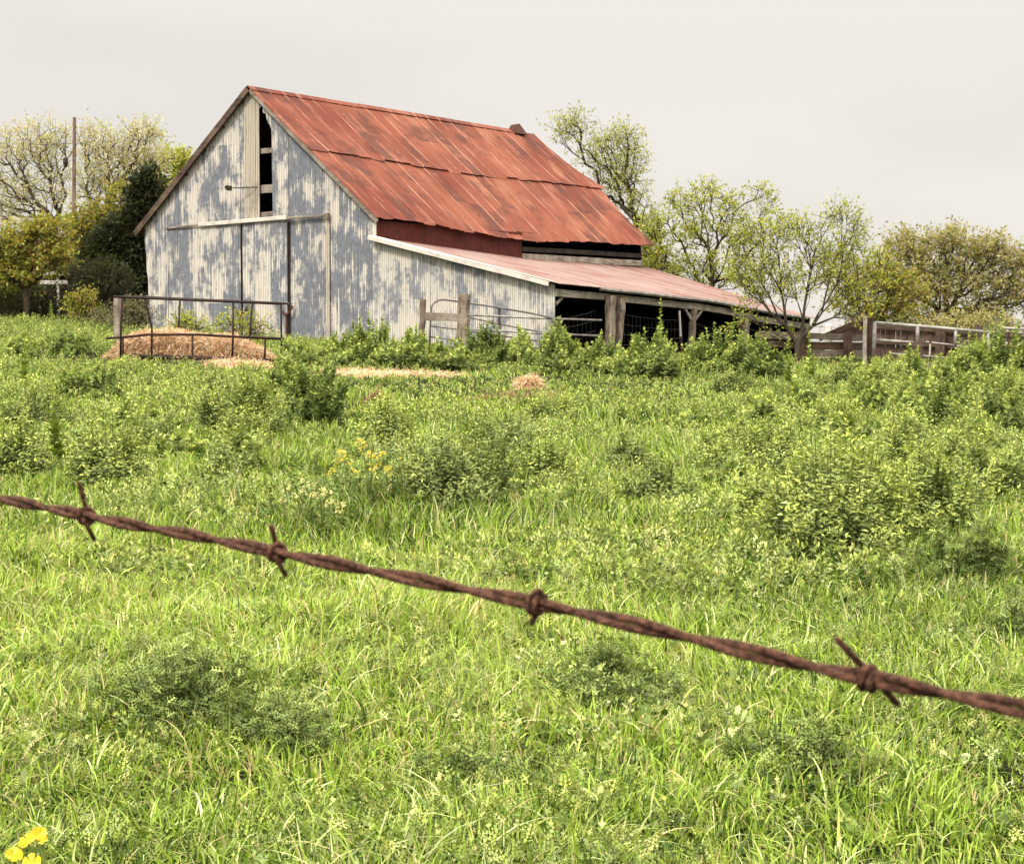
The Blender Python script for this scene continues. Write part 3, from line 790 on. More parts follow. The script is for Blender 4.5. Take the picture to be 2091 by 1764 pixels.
for u, vt, w in ((1732, 677, 0.22), (1640, 690, 0.28)):
    t = at(u, vt, 45.85); mb = MB(); mb.beam((t[0], t[1], H(t[0], t[1]) - 0.3), t, w, 0.16, up=(0, 1, 0), jit=0.015, n=6, rnd=rg)
    cpart('post', mb, 'plank_wood', corral)
mb = MB(); mb.beam(at(1672, 692, 46.4), at(1770, 648, 46.4), 0.05, 0.14, jit=0.01, n=6, rnd=rg)
a_, b_, c_ = at(1680, 692, 46.5), at(1768, 650, 46.5), at(1768, 694, 46.5)
mb.add([a_, c_, b_, a_ + [0, .04, 0], c_ + [0, .04, 0], b_ + [0, .04, 0]], [(0, 1, 2), (5, 4, 3), (0, 2, 5, 3), (0, 3, 4, 1), (1, 4, 5, 2)])
cpart('diagonal_brace', mb, 'plank_wood', corral)
tag(post('gate_post', 1777, 644, 45.6, 0.15, 0.18, 0, 'plank_wood'), 'tall dark brown post beside the hinge of the white gate', 'gate post')
tag(post('gate_post', 1766.5, 645, 45.45, 0.10, 0.10, 0, 'white_trim', 0.006), 'slim pale post standing in front of the dark brown gate post', 'gate post')
g1 = empty('white_pipe_gate', (*at(1790, 704, 45.3)[:2], float(H(*at(1790, 704, 45.3)[:2]))))
tag(g1, 'white pipe gate in front of the dark board fence at right', 'gate')
GYY = 45.3
part_tube(g1, 'gate_upright', [at(1783, 735, GYY), at(1787, 658, GYY)], 0.05, 'pipe_white')
part_tube(g1, 'gate_rail', [at(1786, 659, GYY), at(1900, 668, GYY), at(2021, 679, GYY)], 0.042, 'pipe_white')
part_tube(g1, 'gate_rail', [at(1785, 694, GYY), at(1866, 700, GYY)], 0.04, 'pipe_white')
part_tube(g1, 'gate_rail', [at(1890, 698, GYY), at(1940, 704, GYY), at(2010, 715, GYY)], 0.022, 'pipe_white')
part_tube(g1, 'gate_rail', [at(1820, 722, GYY), at(1866, 725, GYY), at(1990, 736, GYY)], 0.024, 'pipe_white')
part_tube(g1, 'gate_rail', [at(1784, 741, GYY), at(1862, 744, GYY), at(2010, 752, GYY)], 0.035, 'pipe_white')
part_tube(g1, 'gate_upright', [at(1874, 666, GYY), at(1873, 702, GYY)], 0.05, 'pipe_white')
part_tube(g1, 'gate_upright', [at(1952, 673, GYY), at(1950, 706, GYY)], 0.045, 'pipe_white')
part_tube(g1, 'gate_upright', [at(2018, 679, GYY), at(2018, 752, GYY)], 0.04, 'pipe_white')
tag(post('fence_post', 1875, 706, 45.1, 0.20, 0.18, 0, 'plank_wood'), 'short brown stump post in the middle of the white gate', 'fence post')
sp_ = post('fence_stake', 1900, 684, 45.0, 0.06, 0.06, 0, 'plank_wood', 0.006)
tag(sp_, 'thin dark stake with peeling white paint before the white gate', 'stake')
mb = MB(); mb.beam(at(1899.5, 702, 44.93), at(1898, 728, 44.93), 0.06, 0.03); mb.build('paint_patch', M['white_trim'], sp_)
mb = MB()
part = [(2052, 671, 2140, 677)]
r2 = empty('pipe_rail_fence', (*at(2070, 704, 45.6)[:2], float(H(*at(2070, 704, 45.6)[:2]))))
tag(r2, 'short white pipe rail beyond the end of the white gate, at the photo edge', 'fence')
part_tube(r2, 'rail', [at(2038, 669.5, 45.6), at(2091, 672, 45.6), at(2300, 684, 45.6)], 0.036, 'pipe_white')
part_tube(r2, 'rail', [at(2038, 700, 45.6), at(2300, 716, 45.6)], 0.03, 'pipe_white')
part_tube(r2, 'rail_post', [at(2040, 668, 45.6), at(2040, 760, 45.6)], 0.04, 'pipe_grey'); part_tube(r2, 'rail_post', [at(2290, 680, 45.6), at(2290, 790, 45.6)], 0.04, 'pipe_grey')
bf = empty('board_fence', (*at(1870, 704, 50.0)[:2], float(H(*at(1870, 704, 50.0)[:2]))))
tag(bf, 'dark brown upright board fence seen behind the white pipe gate', 'fence')
mb = MB()
u = 1786
while u < 2110:
    w = rg.uniform(9, 13)
    vt = np.interp(u, [1786, 1860, 1960, 2110], [660, 668, 674, 684]) + rg.uniform(-2, 2)
    t = at(u + w / 2, vt, 50 + rg.uniform(-.02, .02)); mb.beam((t[0] + rg.uniform(-.02, .02), t[1], H(t[0], t[1]) - 0.1), t, 0.03, (w - 0.6) * 50 / F, up=(1, 0, 0), jit=0.004, n=3, rnd=rg)
    u += w
cpart('board_panel', mb, 'plank_wood', bf)
for (v0, v1) in ((664, 684), (694, 716)):
    cpart('fence_rail', plank(1786, v0 + 3, 2110, v1 + 3, 49.9, 49.9, 0.12), 'brown_wood', bf)
for u, vt in ((1920, 668), (2000, 664)):
    t = at(u, vt, 49.8); mb = MB(); mb.beam((t[0], t[1], H(t[0], t[1]) - 0.2), t, 0.24, 0.2, up=(0, 1, 0), jit=0.012, n=5, rnd=rg); cpart('post', mb, 'plank_wood', bf)
# thin wire netting along the front of the corral
net = empty('wire_net_fence', (*at(1820, 704, 44.6)[:2], float(H(*at(1820, 704, 44.6)[:2]))))
tag(net, 'thin rusty wire netting stretched along the front of the corral posts', 'wire fence')
mb = MB()
for v in (670, 684, 698, 712, 728):
    mb.tube([at(u, v + (u - 1760) * 0.03 + rg.uniform(-1, 1), 44.6) for u in range(1640, 2110, 40)], 0.004, 4, False)
for u in range(1650, 2100, 24):
    mb.tube([at(u, 668 + (u - 1760) * 0.03, 44.6), at(u + rg.uniform(-1, 1), 745 + (u - 1760) * 0.03, 44.6)], 0.004, 4, False)
cpart('netting', mb, 'rust', net)
t = at(1644, 690, 44.6)
for u in (1645, 2060):
    t = at(u, 668 + (u - 1760) * 0.03, 44.62); mb = MB(); mb.tube([(t[0], t[1], H(t[0], t[1]) - 0.3), t], 0.02, 6); cpart('net_post', mb, 'rust', net)
# small white tank far behind the fence
tk = at(1692, 690, 75); mb = MB(); z0 = float(H(tk[0], tk[1])); zt = at(1692, 661, 75)[2]
mb.tube([(tk[0], tk[1], z0 - 0.1), (tk[0], tk[1], zt - 0.08), (tk[0], tk[1], zt - 0.02), (tk[0], tk[1], zt)], [0.17, 0.17, 0.13, 0.05], 14)
tag(mb.build('white_barrel', M['white_trim'], None, True), 'small white barrel glimpsed behind the plank fence under the fan shaped tree', 'barrel')

# ------------------------------------------------------------------ house and utility pole at the left
HY = 63.0
ho = at(60, 704, HY); ho[2] = float(H(ho[0], ho[1]))
house = empty('house', ho); tag(house, 'low brown roofed house with white fascia, half hidden behind trees at left', 'house')
def hp(name, mb, mat): return cpart(name, mb, mat, house)
xr = at(140, 600, HY)[0]; xl = at(-260, 600, HY)[0]; ze = at(0, 557, HY)[2]; zr = at(0, 479, HY)[2]; zg = ho[2] - 0.4
mb = MB(); mb.box((xl, HY + 1.7, zg), (xr - 0.6, HY + 8, ze - 0.05)); hp('wall', mb, 'house_wall')
mb = MB(); mb.add([(xl, HY - 0.2, ze), (xr + 0.3, HY - 0.2, ze), (xr - 1.2, HY + 4, zr), (xl, HY + 4, zr), (xl, HY + 8.4, ze), (xr + 0.3, HY + 8.4, ze)], [(0, 1, 2, 3), (3, 2, 5, 4), (1, 5, 2)]); hp('roof', mb, 'house_roof')
mb = MB(); mb.box((xl, HY - 0.24, ze - 0.10), (xr + 0.3, HY - 0.20, ze + 0.03)); hp('fascia', mb, 'white_trim')
mb = MB(); mb.box((at(84, 600, HY)[0], HY - 0.14, ze - 0.42), (xr, HY - 0.06, ze - 0.28)); hp('porch_beam', mb, 'white_trim')
for u, m, w in ((120, 'white_trim', 0.09), (83, 'post_wood', 0.06), (-40, 'white_trim', 0.09)):
    xx = at(u, 600, HY)[0]; mb = MB(); mb.box((xx - w / 2, HY - 0.13, zg), (xx + w / 2, HY - 0.03, ze - 0.1)); hp('porch_post', mb, m)

PY = 67.0
pb = at(150, 704, PY); pz = float(H(pb[0], pb[1]))
pole = empty('utility_pole', (pb[0], pb[1], pz)); tag(pole, 'tall bare wooden utility pole rising above the left trees', 'utility pole')
ptop = at(152, 240, PY)
mb = MB(); mb.tube([(pb[0], pb[1], pz - 0.3), (pb[0] * .5 + ptop[0] * .5, PY, (pz + ptop[2]) / 2), ptop], [0.095, 0.08, 0.062], 10); cpart('pole_shaft', mb, 'pole_wood', pole)
mb = MB(); a_ = at(152, 262, PY); b_ = at(163, 285, PY - 0.3); mb.tube([a_, b_], 0.02, 5); cpart('bracket', mb, 'pole_wood', pole); mb = MB(); mb.tube([at(152, 306, PY), at(130, 335, PY - 0.2)], 0.018, 5); cpart('bracket', mb, 'pole_wood', pole)
mb = MB(); i_ = at(134, 333, PY - 0.2); mb.tube([i_ + [0, 0, -.18], i_ + [0, 0, .0], i_ + [0, 0, .16], i_ + [0, 0, .22]], [0.04, 0.10, 0.10, 0.03], 8); cpart('insulator', mb, 'lamp_dark', pole)
mb = MB(); mb.tube([at(151.5, 293, PY), at(105, 296, PY + 4), at(40, 296, PY + 12), at(-120, 290, PY + 30)], 0.011, 5); cpart('wire', mb, 'lamp_dark', pole); mb = MB(); mb.tube([at(163, 285, PY - .3), at(134, 330, PY - .2), at(118, 352, PY - .2), at(100, 470, PY + 1)], 0.012, 5); cpart('wire', mb, 'lamp_dark', pole)

# ------------------------------------------------------------------ leaf templates and scatter
def leaf_simple(w=0.32):
    V = np.array([(0, 0, 0), (0.45, -w / 2, 0.02), (1, 0, -0.12), (0.45, w / 2, 0.02)], float)
    return V, np.array([(0, 1, 2), (0, 2, 3)])
def leaf_lobed():
    V = np.array([(0, 0, 0), (0.42, 0.36, 0.03), (0.5, 0.09, 0), (1, 0, -0.14), (0.5, -0.09, 0), (0.42, -0.36, 0.03)], float)
    return V, np.array([(0, 2, 1), (0, 4, 2), (2, 4, 3), (0, 5, 4)])
def leaf_pinnate(pairs=3):
    V = [(0, -0.045, 0), (0, 0.045, 0), (1.0, 0, -0.2)]; T = [(0, 2, 1)]
    for i in range(pairs):
        x = 0.22 + 0.55 * i / max(1, pairs - 1); l = 0.42 * (1 - 0.45 * i / pairs)
        for s in (-1, 1):
            k = len(V); z = -0.2 * x * x
            V += [(x - 0.10, 0, z), (x + 0.10, 0, z), (x + 0.26 * l / 0.4, s * l, z + 0.04), (x - 0.04 + 0.2 * l, s * l * 0.7, z + 0.05)]
            T += [(k, k + 1, k + 3), (k, k + 3, k + 2)]
    return np.array(V, float), np.array(T)
def unit(a): return a / (np.linalg.norm(a, axis=-1, keepdims=True) + 1e-9)
def scatter(tmpl, P, D, N, S, C):
    """Copies of one leaf at points P, pointing along D, facing N, size S, tint C."""
    TV, TT = tmpl
    D = unit(D); Sd = unit(np.cross(N, D)); Nn = np.cross(D, Sd)
    V = P[:, None, :] + S[:, None, None] * (TV[None, :, 0:1] * D[:, None, :] + TV[None, :, 1:2] * Sd[:, None, :] + TV[None, :, 2:3] * Nn[:, None, :])
    T = (np.arange(len(P))[:, None, None] * len(TV) + TT[None]).reshape(-1, 3)
    return V.reshape(-1, 3), T, np.repeat(C, len(TV), 0)
def merge(parts):
    V = []; T = []; C = []; k = 0
    for v, t, c in parts:
        V.append(v); T.append(t + k); C.append(c); k += len(v)
    return np.concatenate(V), np.concatenate(T), np.concatenate(C)

# ------------------------------------------------------------------ trees
def grow(rs, base, fork, P, wpath=0.35, seglen=0.7, lift=0.35):
    """Branch skeleton reaching every point of P: each joins the nearest branch, counting the way back to the root."""
    nodes = [base.copy()]; par = [-1]; plen = [0.0]
    k = max(2, int(np.linalg.norm(fork - base) / 0.6))
    for i in range(1, k + 1):
        nodes.append(base + (fork - base) * i / k + (rs.normal(0, 0.05, 3) if i < k else 0)); par.append(len(nodes) - 2); plen.append(plen[-1] + np.linalg.norm(nodes[-1] - nodes[-2]))
    start = len(nodes) - 1
    order = np.argsort(np.linalg.norm(P - fork, axis=1))
    ends = []
    A = np.array(nodes); PL = np.array(plen)
    for j in order:
        p = P[j]
        d = np.linalg.norm(A - p, axis=1)
        cost = d + wpath * PL
        cost[:start] += 50
        i = int(np.argmin(cost)); L = d[i]
        n = max(1, int(math.ceil(L / seglen)))
        dirp = nodes[i] - nodes[par[i]] if par[i] >= 0 else np.array([0, 0, 1.0])
        dirp = dirp / (np.linalg.norm(dirp) + 1e-9)
        ctrl = nodes[i] + (dirp * 0.6 + np.array([0, 0, lift])) * L * 0.4
        prev = i; new = []
        for s in range(1, n + 1):
            t = s / n
            q = (1 - t) ** 2 * nodes[i] + 2 * t * (1 - t) * ctrl + t * t * p
            if s < n: q = q + rs.normal(0, 0.03 * min(1, L), 3)
            nodes.append(q); par.append(prev); plen.append(plen[prev] + np.linalg.norm(q - nodes[prev])); prev = len(nodes) - 1; new.append(q)
        A = np.vstack([A, np.array(new)]); PL = np.array(plen)
        ends.append(prev)
    cnt = np.zeros(len(nodes))
    for e in ends: cnt[e] += 1
    for i in range(len(nodes) - 1, 0, -1): cnt[par[i]] += cnt[i]
    return np.array(nodes), np.array(par), cnt, np.array(ends)
def tree(name, label, cat, base, fork, blobs, Y, seed, pal, leaf=0.13, per=9, sig=0.12, r0=0.016, group=None, wt=None, tmpl=None, depth=0.75, trunk_r=None, twigs=2, wpath=0.5, mat='tree_leaf', up=0.2):
    """A tree grown into crown clumps measured in the photo: blobs = (u, v, ru, rv, number of shoots)."""
    rs = np.random.RandomState(seed)
    base = np.array(base, float); fork = np.array(fork, float)
    root = empty(name, base); tag(root, label, cat, group)
    P = []
    for (u, v, ru, rv, n) in blobs:
        c = at(u, v, Y); k = Y / F
        q = rs.normal(0, 1, (n, 3)); q = unit(q) * (rs.rand(n, 1) ** 0.42)
        P.append(c + q * np.array([ru * k, ru * k * depth, rv * k]))
    P = np.concatenate(P)
    nodes, par, cnt, ends = grow(rs, base, fork, P, wpath)
    R = np.maximum(r0 * 0.46 * np.maximum(cnt, 0.6) ** 0.46, 0.005)
    if trunk_r: R[:3] = np.maximum(R[:3], trunk_r)
    mb = MB(); off = base
    for i in range(1, len(nodes)):
        if R[i] < 0.011 and rs.rand() < 0.25: continue
        mb.tube([nodes[par[i]] - off, nodes[i] - off], [min(R[par[i]], R[i] * 1.5), R[i]], 5 if R[i] < 0.05 else 7, False)
    # leafy twigs at and near every shoot end
    E = nodes[ends]; dE = unit(E - nodes[par[ends]])
    LP = []; LD = []
    for t in range(twigs):
        d = unit(dE + rs.normal(0, 0.7, E.shape) + np.array([0, 0, up]))
        ln = rs.uniform(0.5, 1.4, (len(E), 1)) * sig * 3.2
        for a, b in zip(E, E + d * ln):
            mb.tube([a - off, b - off], [0.008, 0.004], 3, False)
        for m in range(per):
            LP.append(E + d * ln * rs.beta(3.0, 0.7, (len(E), 1)) + rs.normal(0, sig * 0.5, E.shape)); LD.append(unit(d * 0.6 + rs.normal(0, 0.8, E.shape)))
    mb.build('trunk', M['bark'], root)
    LP = np.concatenate(LP); LD = np.concatenate(LD); n = len(LP)
    clump = np.tile(rs.uniform(0.8, 1.25, len(E)), twigs * per)[:, None]
    C = pick(rs, n, pal, wt) * clump
    S = leaf * rs.uniform(0.6, 1.35, n)
    N = rs.normal(0, 1, (n, 3)) + np.array([0, -0.2, 0.8])
    V, T, CC = scatter(tmpl or leaf_simple(0.45), LP - off, LD, N, S, C)
    link('crown', np_mesh('crown', V, T, CC), M[mat], root)
    return root
def gbase(u, Y, dz=-0.15):
    p = at(u, 704, Y); p[2] = float(H(p[0], p[1])) + dz; return p
PALE = [(0.62, 0.60, 0.30), (0.70, 0.67, 0.38), (0.50, 0.51, 0.18), (0.52, 0.44, 0.24)]
LIME = [(0.35, 0.36, 0.06), (0.46, 0.45, 0.11), (0.20, 0.23, 0.04), (0.38, 0.27, 0.07)]
OLIVE = [(0.40, 0.385, 0.115), (0.54, 0.51, 0.21), (0.24, 0.25, 0.06), (0.46, 0.37, 0.18)]
CEDAR = [(0.030, 0.040, 0.012), (0.045, 0.055, 0.016), (0.022, 0.028, 0.010), (0.075, 0.08, 0.022)]
FRESH = [(0.48, 0.51, 0.08), (0.36, 0.41, 0.055), (0.58, 0.57, 0.16), (0.25, 0.28, 0.045)]
TG = 'trees behind and beside the barn'
tree('pale_tree', 'pale yellow green tree with airy crown left of the utility pole', 'tree', gbase(95, 74), at(112, 455, 74),
     [(20, 330, 70, 60, 70), (75, 300, 50, 42, 55), (110, 350, 35, 55, 45), (25, 400, 60, 45, 50), (-40, 360, 60, 70, 40), (90, 400, 50, 35, 35), (130, 290, 22, 25, 16), (50, 440, 80, 34, 50)], 74, 11, PALE, 0.12, 12, 0.21, 0.022, TG, twigs=2)
tree('pale_tree', 'pale yellow green tree with dark forked limbs right of the utility pole', 'tree', gbase(205, 72), at(205, 440, 72),
     [(200, 300, 42, 42, 55), (265, 310, 50, 48, 70), (300, 290, 26, 38, 30), (230, 360, 62, 46, 70), (180, 385, 32, 45, 36), (310, 350, 32, 34, 30), (255, 400, 40, 30, 30)], 72, 12, PALE, 0.12, 12, 0.20, 0.022, TG, twigs=2)
tree('leafy_tree', 'light green tree top showing over the left slope of the barn roof', 'tree', gbase(350, 76), at(350, 440, 76),
     [(355, 345, 38, 34, 60), (325, 380, 34, 30, 40), (370, 330, 20, 20, 24), (345, 400, 40, 30, 30)], 76, 13, FRESH, 0.16, 9, 0.15, 0.02, TG)
tree('cedar_tree', 'dense very dark cedar tree against the left wall of the barn', 'tree', gbase(262, 60), at(262, 590, 60),
     [(270, 560, 42, 60, 260), (255, 620, 55, 50, 200), (270, 490, 38, 48, 220), (285, 430, 24, 40, 120), (303, 380, 14, 26, 50), (215, 580, 38, 55, 150), (230, 500, 34, 38, 130), (200, 630, 45, 35, 100), (200, 545, 36, 34, 110), (290, 405, 20, 30, 60)], 60, 14, CEDAR, 0.17, 9, 0.13, 0.010, TG, twigs=2, depth=0.6, trunk_r=0.16, wt=(0.35, 0.3, 0.25, 0.1))
tree('lime_tree', 'low lime yellow tree in front of the house at the far left', 'tree', gbase(45, 57), at(52, 590, 57),
     [(40, 500, 55, 32, 100), (95, 480, 40, 30, 70), (10, 540, 50, 28, 70), (100, 530, 46, 28, 70), (-40, 500, 50, 50, 40), (0, 562, 40, 16, 40), (48, 565, 40, 22, 70)], 57, 15, LIME, 0.15, 9, 0.14, 0.015, TG, twigs=2)
tree('lime_tree', 'bushy lime green tree between the house and the dark cedar', 'tree', gbase(165, 63), at(168, 590, 63),
     [(165, 470, 42, 30, 90), (205, 450, 36, 26, 70), (150, 515, 42, 26, 70), (215, 500, 34, 30, 60), (240, 410, 26, 30, 40), (120, 548, 36, 16, 30), (180, 545, 50, 20, 60)], 63, 16, LIME, 0.15, 9, 0.13, 0.015, TG, twigs=2)
tree('airy_tree', 'thin leafed tree with open crown rising behind the far end of the barn roof', 'tree', gbase(1300, 68), at(1268, 500, 68),
     [(1165, 275, 40, 32, 34), (1172, 250, 18, 14, 10), (1215, 310, 40, 34, 34), (1265, 300, 42, 32, 44), (1280, 275, 22, 12, 10), (1285, 350, 38, 32, 46), (1250, 380, 40, 32, 34), (1295, 410, 36, 30, 34), (1320, 450, 30, 26, 20), (1230, 350, 30, 25, 16)], 68, 21,
     [(0.34, 0.36, 0.08), (0.46, 0.46, 0.14), (0.56, 0.55, 0.22)], 0.125, 9, 0.17, 0.020, TG, twigs=2)
tree('airy_tree', 'slender pale leafed tree with dark stems beyond the lean-to roof', 'tree', gbase(1440, 62), at(1452, 600, 62),
     [(1400, 420, 48, 30, 36), (1440, 405, 30, 20, 18), (1490, 430, 40, 32, 36), (1545, 395, 16, 20, 9), (1560, 425, 20, 18, 9), (1350, 470, 40, 32, 34), (1420, 480, 60, 36, 60), (1500, 480, 44, 30, 40), (1345, 530, 36, 34, 34), (1420, 545, 55, 30, 30), (1520, 520, 40, 30, 26), (1340, 490, 20, 50, 20), (1480, 560, 70, 34, 50), (1390, 575, 70, 26, 40), (1560, 470, 26, 40, 14)], 62, 22, FRESH, 0.125, 8, 0.15, 0.017, TG, twigs=2)
tree('fan_tree', 'small fan shaped tree with many bare stems in front of the plank fence', 'tree', gbase(1627, 44.5), at(1629, 704, 44.5),
     [(1560, 500, 50, 36, 44), (1640, 480, 60, 32, 50), (1715, 450, 40, 20, 20), (1745, 470, 26, 22, 16), (1590, 560, 70, 40, 60), (1690, 540, 60, 44, 56), (1740, 520, 34, 40, 24), (1540, 580, 40, 40, 30), (1760, 590, 40, 36, 20), (1650, 600, 90, 30, 30), (1530, 650, 60, 24, 12), (1600, 690, 40, 16, 10), (1735, 640, 40, 22, 14), (1570, 610, 60, 30, 24), (1790, 560, 24, 40, 10), (1510, 540, 24, 40, 12)], 44.5, 23, FRESH, 0.09, 8, 0.13, 0.0095, TG, twigs=2, trunk_r=0.075, wpath=0.75)
tree('olive_tree', 'big olive brown round crowned tree at the right behind the fence', 'tree', gbase(1935, 84), at(1935, 640, 84),
     [(1860, 510, 48, 34, 90), (1940, 500, 50, 30, 100), (2020, 525, 55, 34, 110), (2080, 550, 50, 34, 90), (1880, 560, 60, 38, 110), (1970, 570, 70, 40, 130), (2060, 600, 70, 38, 110), (1900, 620, 60, 30, 80), (2000, 640, 70, 28, 80), (1900, 655, 70, 18, 70), (1990, 662, 80, 14, 50), (2140, 600, 50, 50, 50)], 84, 24, OLIVE, 0.19, 8, 0.19, 0.019, TG, twigs=2)
tree('yellow_tree', 'low yellow green tree between the fan shaped tree and the big olive tree', 'tree', gbase(1760, 70), at(1775, 660, 70),
     [(1740, 600, 40, 34, 60), (1790, 580, 46, 36, 80), (1820, 630, 46, 26, 60), (1750, 640, 46, 20, 40), (1800, 545, 30, 24, 26), (1850, 590, 40, 30, 40), (1720, 560, 40, 40, 40), (1790, 655, 60, 14, 60), (1830, 600, 50, 40, 40)], 70, 25, LIME, 0.16, 8, 0.15, 0.015, TG, twigs=2)
tree('yellow_tree', 'small yellow tree close behind the far corner of barn roof', 'tree', gbase(1330, 66), at(1330, 600, 66),
     [(1325, 530, 22, 24, 40), (1345, 560, 34, 20, 40), (1325, 500, 16, 14, 16)], 66, 26, LIME, 0.15, 8, 0.13, 0.014, TG)
# brush along the back
def brush(name, label, u, v, ru, rv, n, Y, seed, pal, leaf=0.1):
    tree(name, label, 'shrub', gbase(u, Y), gbase(u, Y, 0.15), [(u, v, ru, rv, n)], Y, seed, pal, leaf, 7, 0.10, 0.008, 'shrubs at the foot of the trees and barn', twigs=2, depth=0.8)
GREYG = [(0.20, 0.21, 0.09), (0.28, 0.27, 0.13), (0.13, 0.14, 0.05), (0.26, 0.19, 0.11)]
brush('shrub', 'rounded bright green shrub at the foot of the dark cedar', 168, 628, 30, 28, 90, 54, 31, LIME)
brush('shrub', 'grey green twiggy shrub behind the left end of the hay feeder', 270, 650, 34, 34, 110, 47, 32, GREYG, 0.08)
brush('shrub', 'dry brownish shrub between the round shrub and the feeder', 225, 660, 34, 22, 80, 52, 33, GREYG, 0.08)
brush('shrub', 'dark low shrub in shadow under the house porch', 65, 618, 75, 40, 300, 59.5, 34, CEDAR)  # near-black leaf tints carry the deep shade under the trees
brush('shrub', 'dark shrub mass between the house porch and the dark cedar', 205, 588, 72, 56, 460, 56.5, 39, CEDAR)
brush('shrub', 'dark green shrub at the far left below the porch', 10, 620, 40, 30, 90, 58, 35, [(0.10, 0.13, 0.03), (0.05, 0.06, 0.015)])
brush('shrub', 'small green shrub behind the feeder rails by the door seam', 385, 670, 34, 18, 50, 44, 36, FRESH, 0.08)
brush('shrub', 'small green shrub growing at the barn door latch', 500, 672, 60, 20, 80, 44, 37, FRESH, 0.08)
brush('shrub', 'low olive shrub along the fence under the big olive tree', 1990, 672, 110, 24, 200, 56, 38, OLIVE, 0.1)

# ------------------------------------------------------------------ weeds
STEMC = (0.16, 0.20, 0.06)
def leaf_oval():
    V = np.array([(0, 0, 0), (0.28, 0.2, 0.05), (0.68, 0.21, 0.03), (1, 0, -0.1), (0.68, -0.21, 0.03), (0.28, -0.2, 0.05), (0.5, 0, -0.02)], float)
    return V, np.array([(0, 6, 1), (1, 6, 2), (2, 6, 3), (3, 6, 4), (4, 6, 5), (5, 6, 0)])
def leaf_star():
    V = np.array([(0, 0, 0), (0.22, 0.34, 0.05), (0.36, 0.09, 0.0), (0.66, 0.34, 0.0), (0.62, 0.08, -0.03), (1.05, 0, -0.16), (0.62, -0.08, -0.03), (0.66, -0.34, 0.0), (0.36, -0.09, 0.0), (0.22, -0.34, 0.05)], float)
    return V, np.array([(0, 2, 1), (0, 8, 2), (0, 9, 8), (2, 4, 3), (2, 8, 4), (8, 6, 4), (8, 7, 6), (4, 6, 5)])
KIND = {  # leaf, its size, young tint, and full-grown tints darkened to deepen the shade below
    'S': (leaf_lobed(), 0.092, (0.50, 0.56, 0.11), (0.17, 0.24, 0.05), (0.28, 0.36, 0.125), 1.3),
    'D': (leaf_lobed(), 0.088, (0.32, 0.39, 0.08), (0.085, 0.13, 0.024), (0.16, 0.22, 0.065), 1.3),
    'F': (leaf_simple(0.38), 0.056, (0.54, 0.60, 0.115), (0.17, 0.24, 0.045), (0.36, 0.43, 0.17), 1.3),
    'G': (leaf_simple(0.38), 0.056, (0.40, 0.46, 0.11), (0.12, 0.175, 0.035), (0.29, 0.345, 0.14), 1.2),
    'P': (leaf_lobed(), 0.14, (0.48, 0.54, 0.08), (0.22, 0.30, 0.04), (0.31, 0.39, 0.10), 1.0),
}
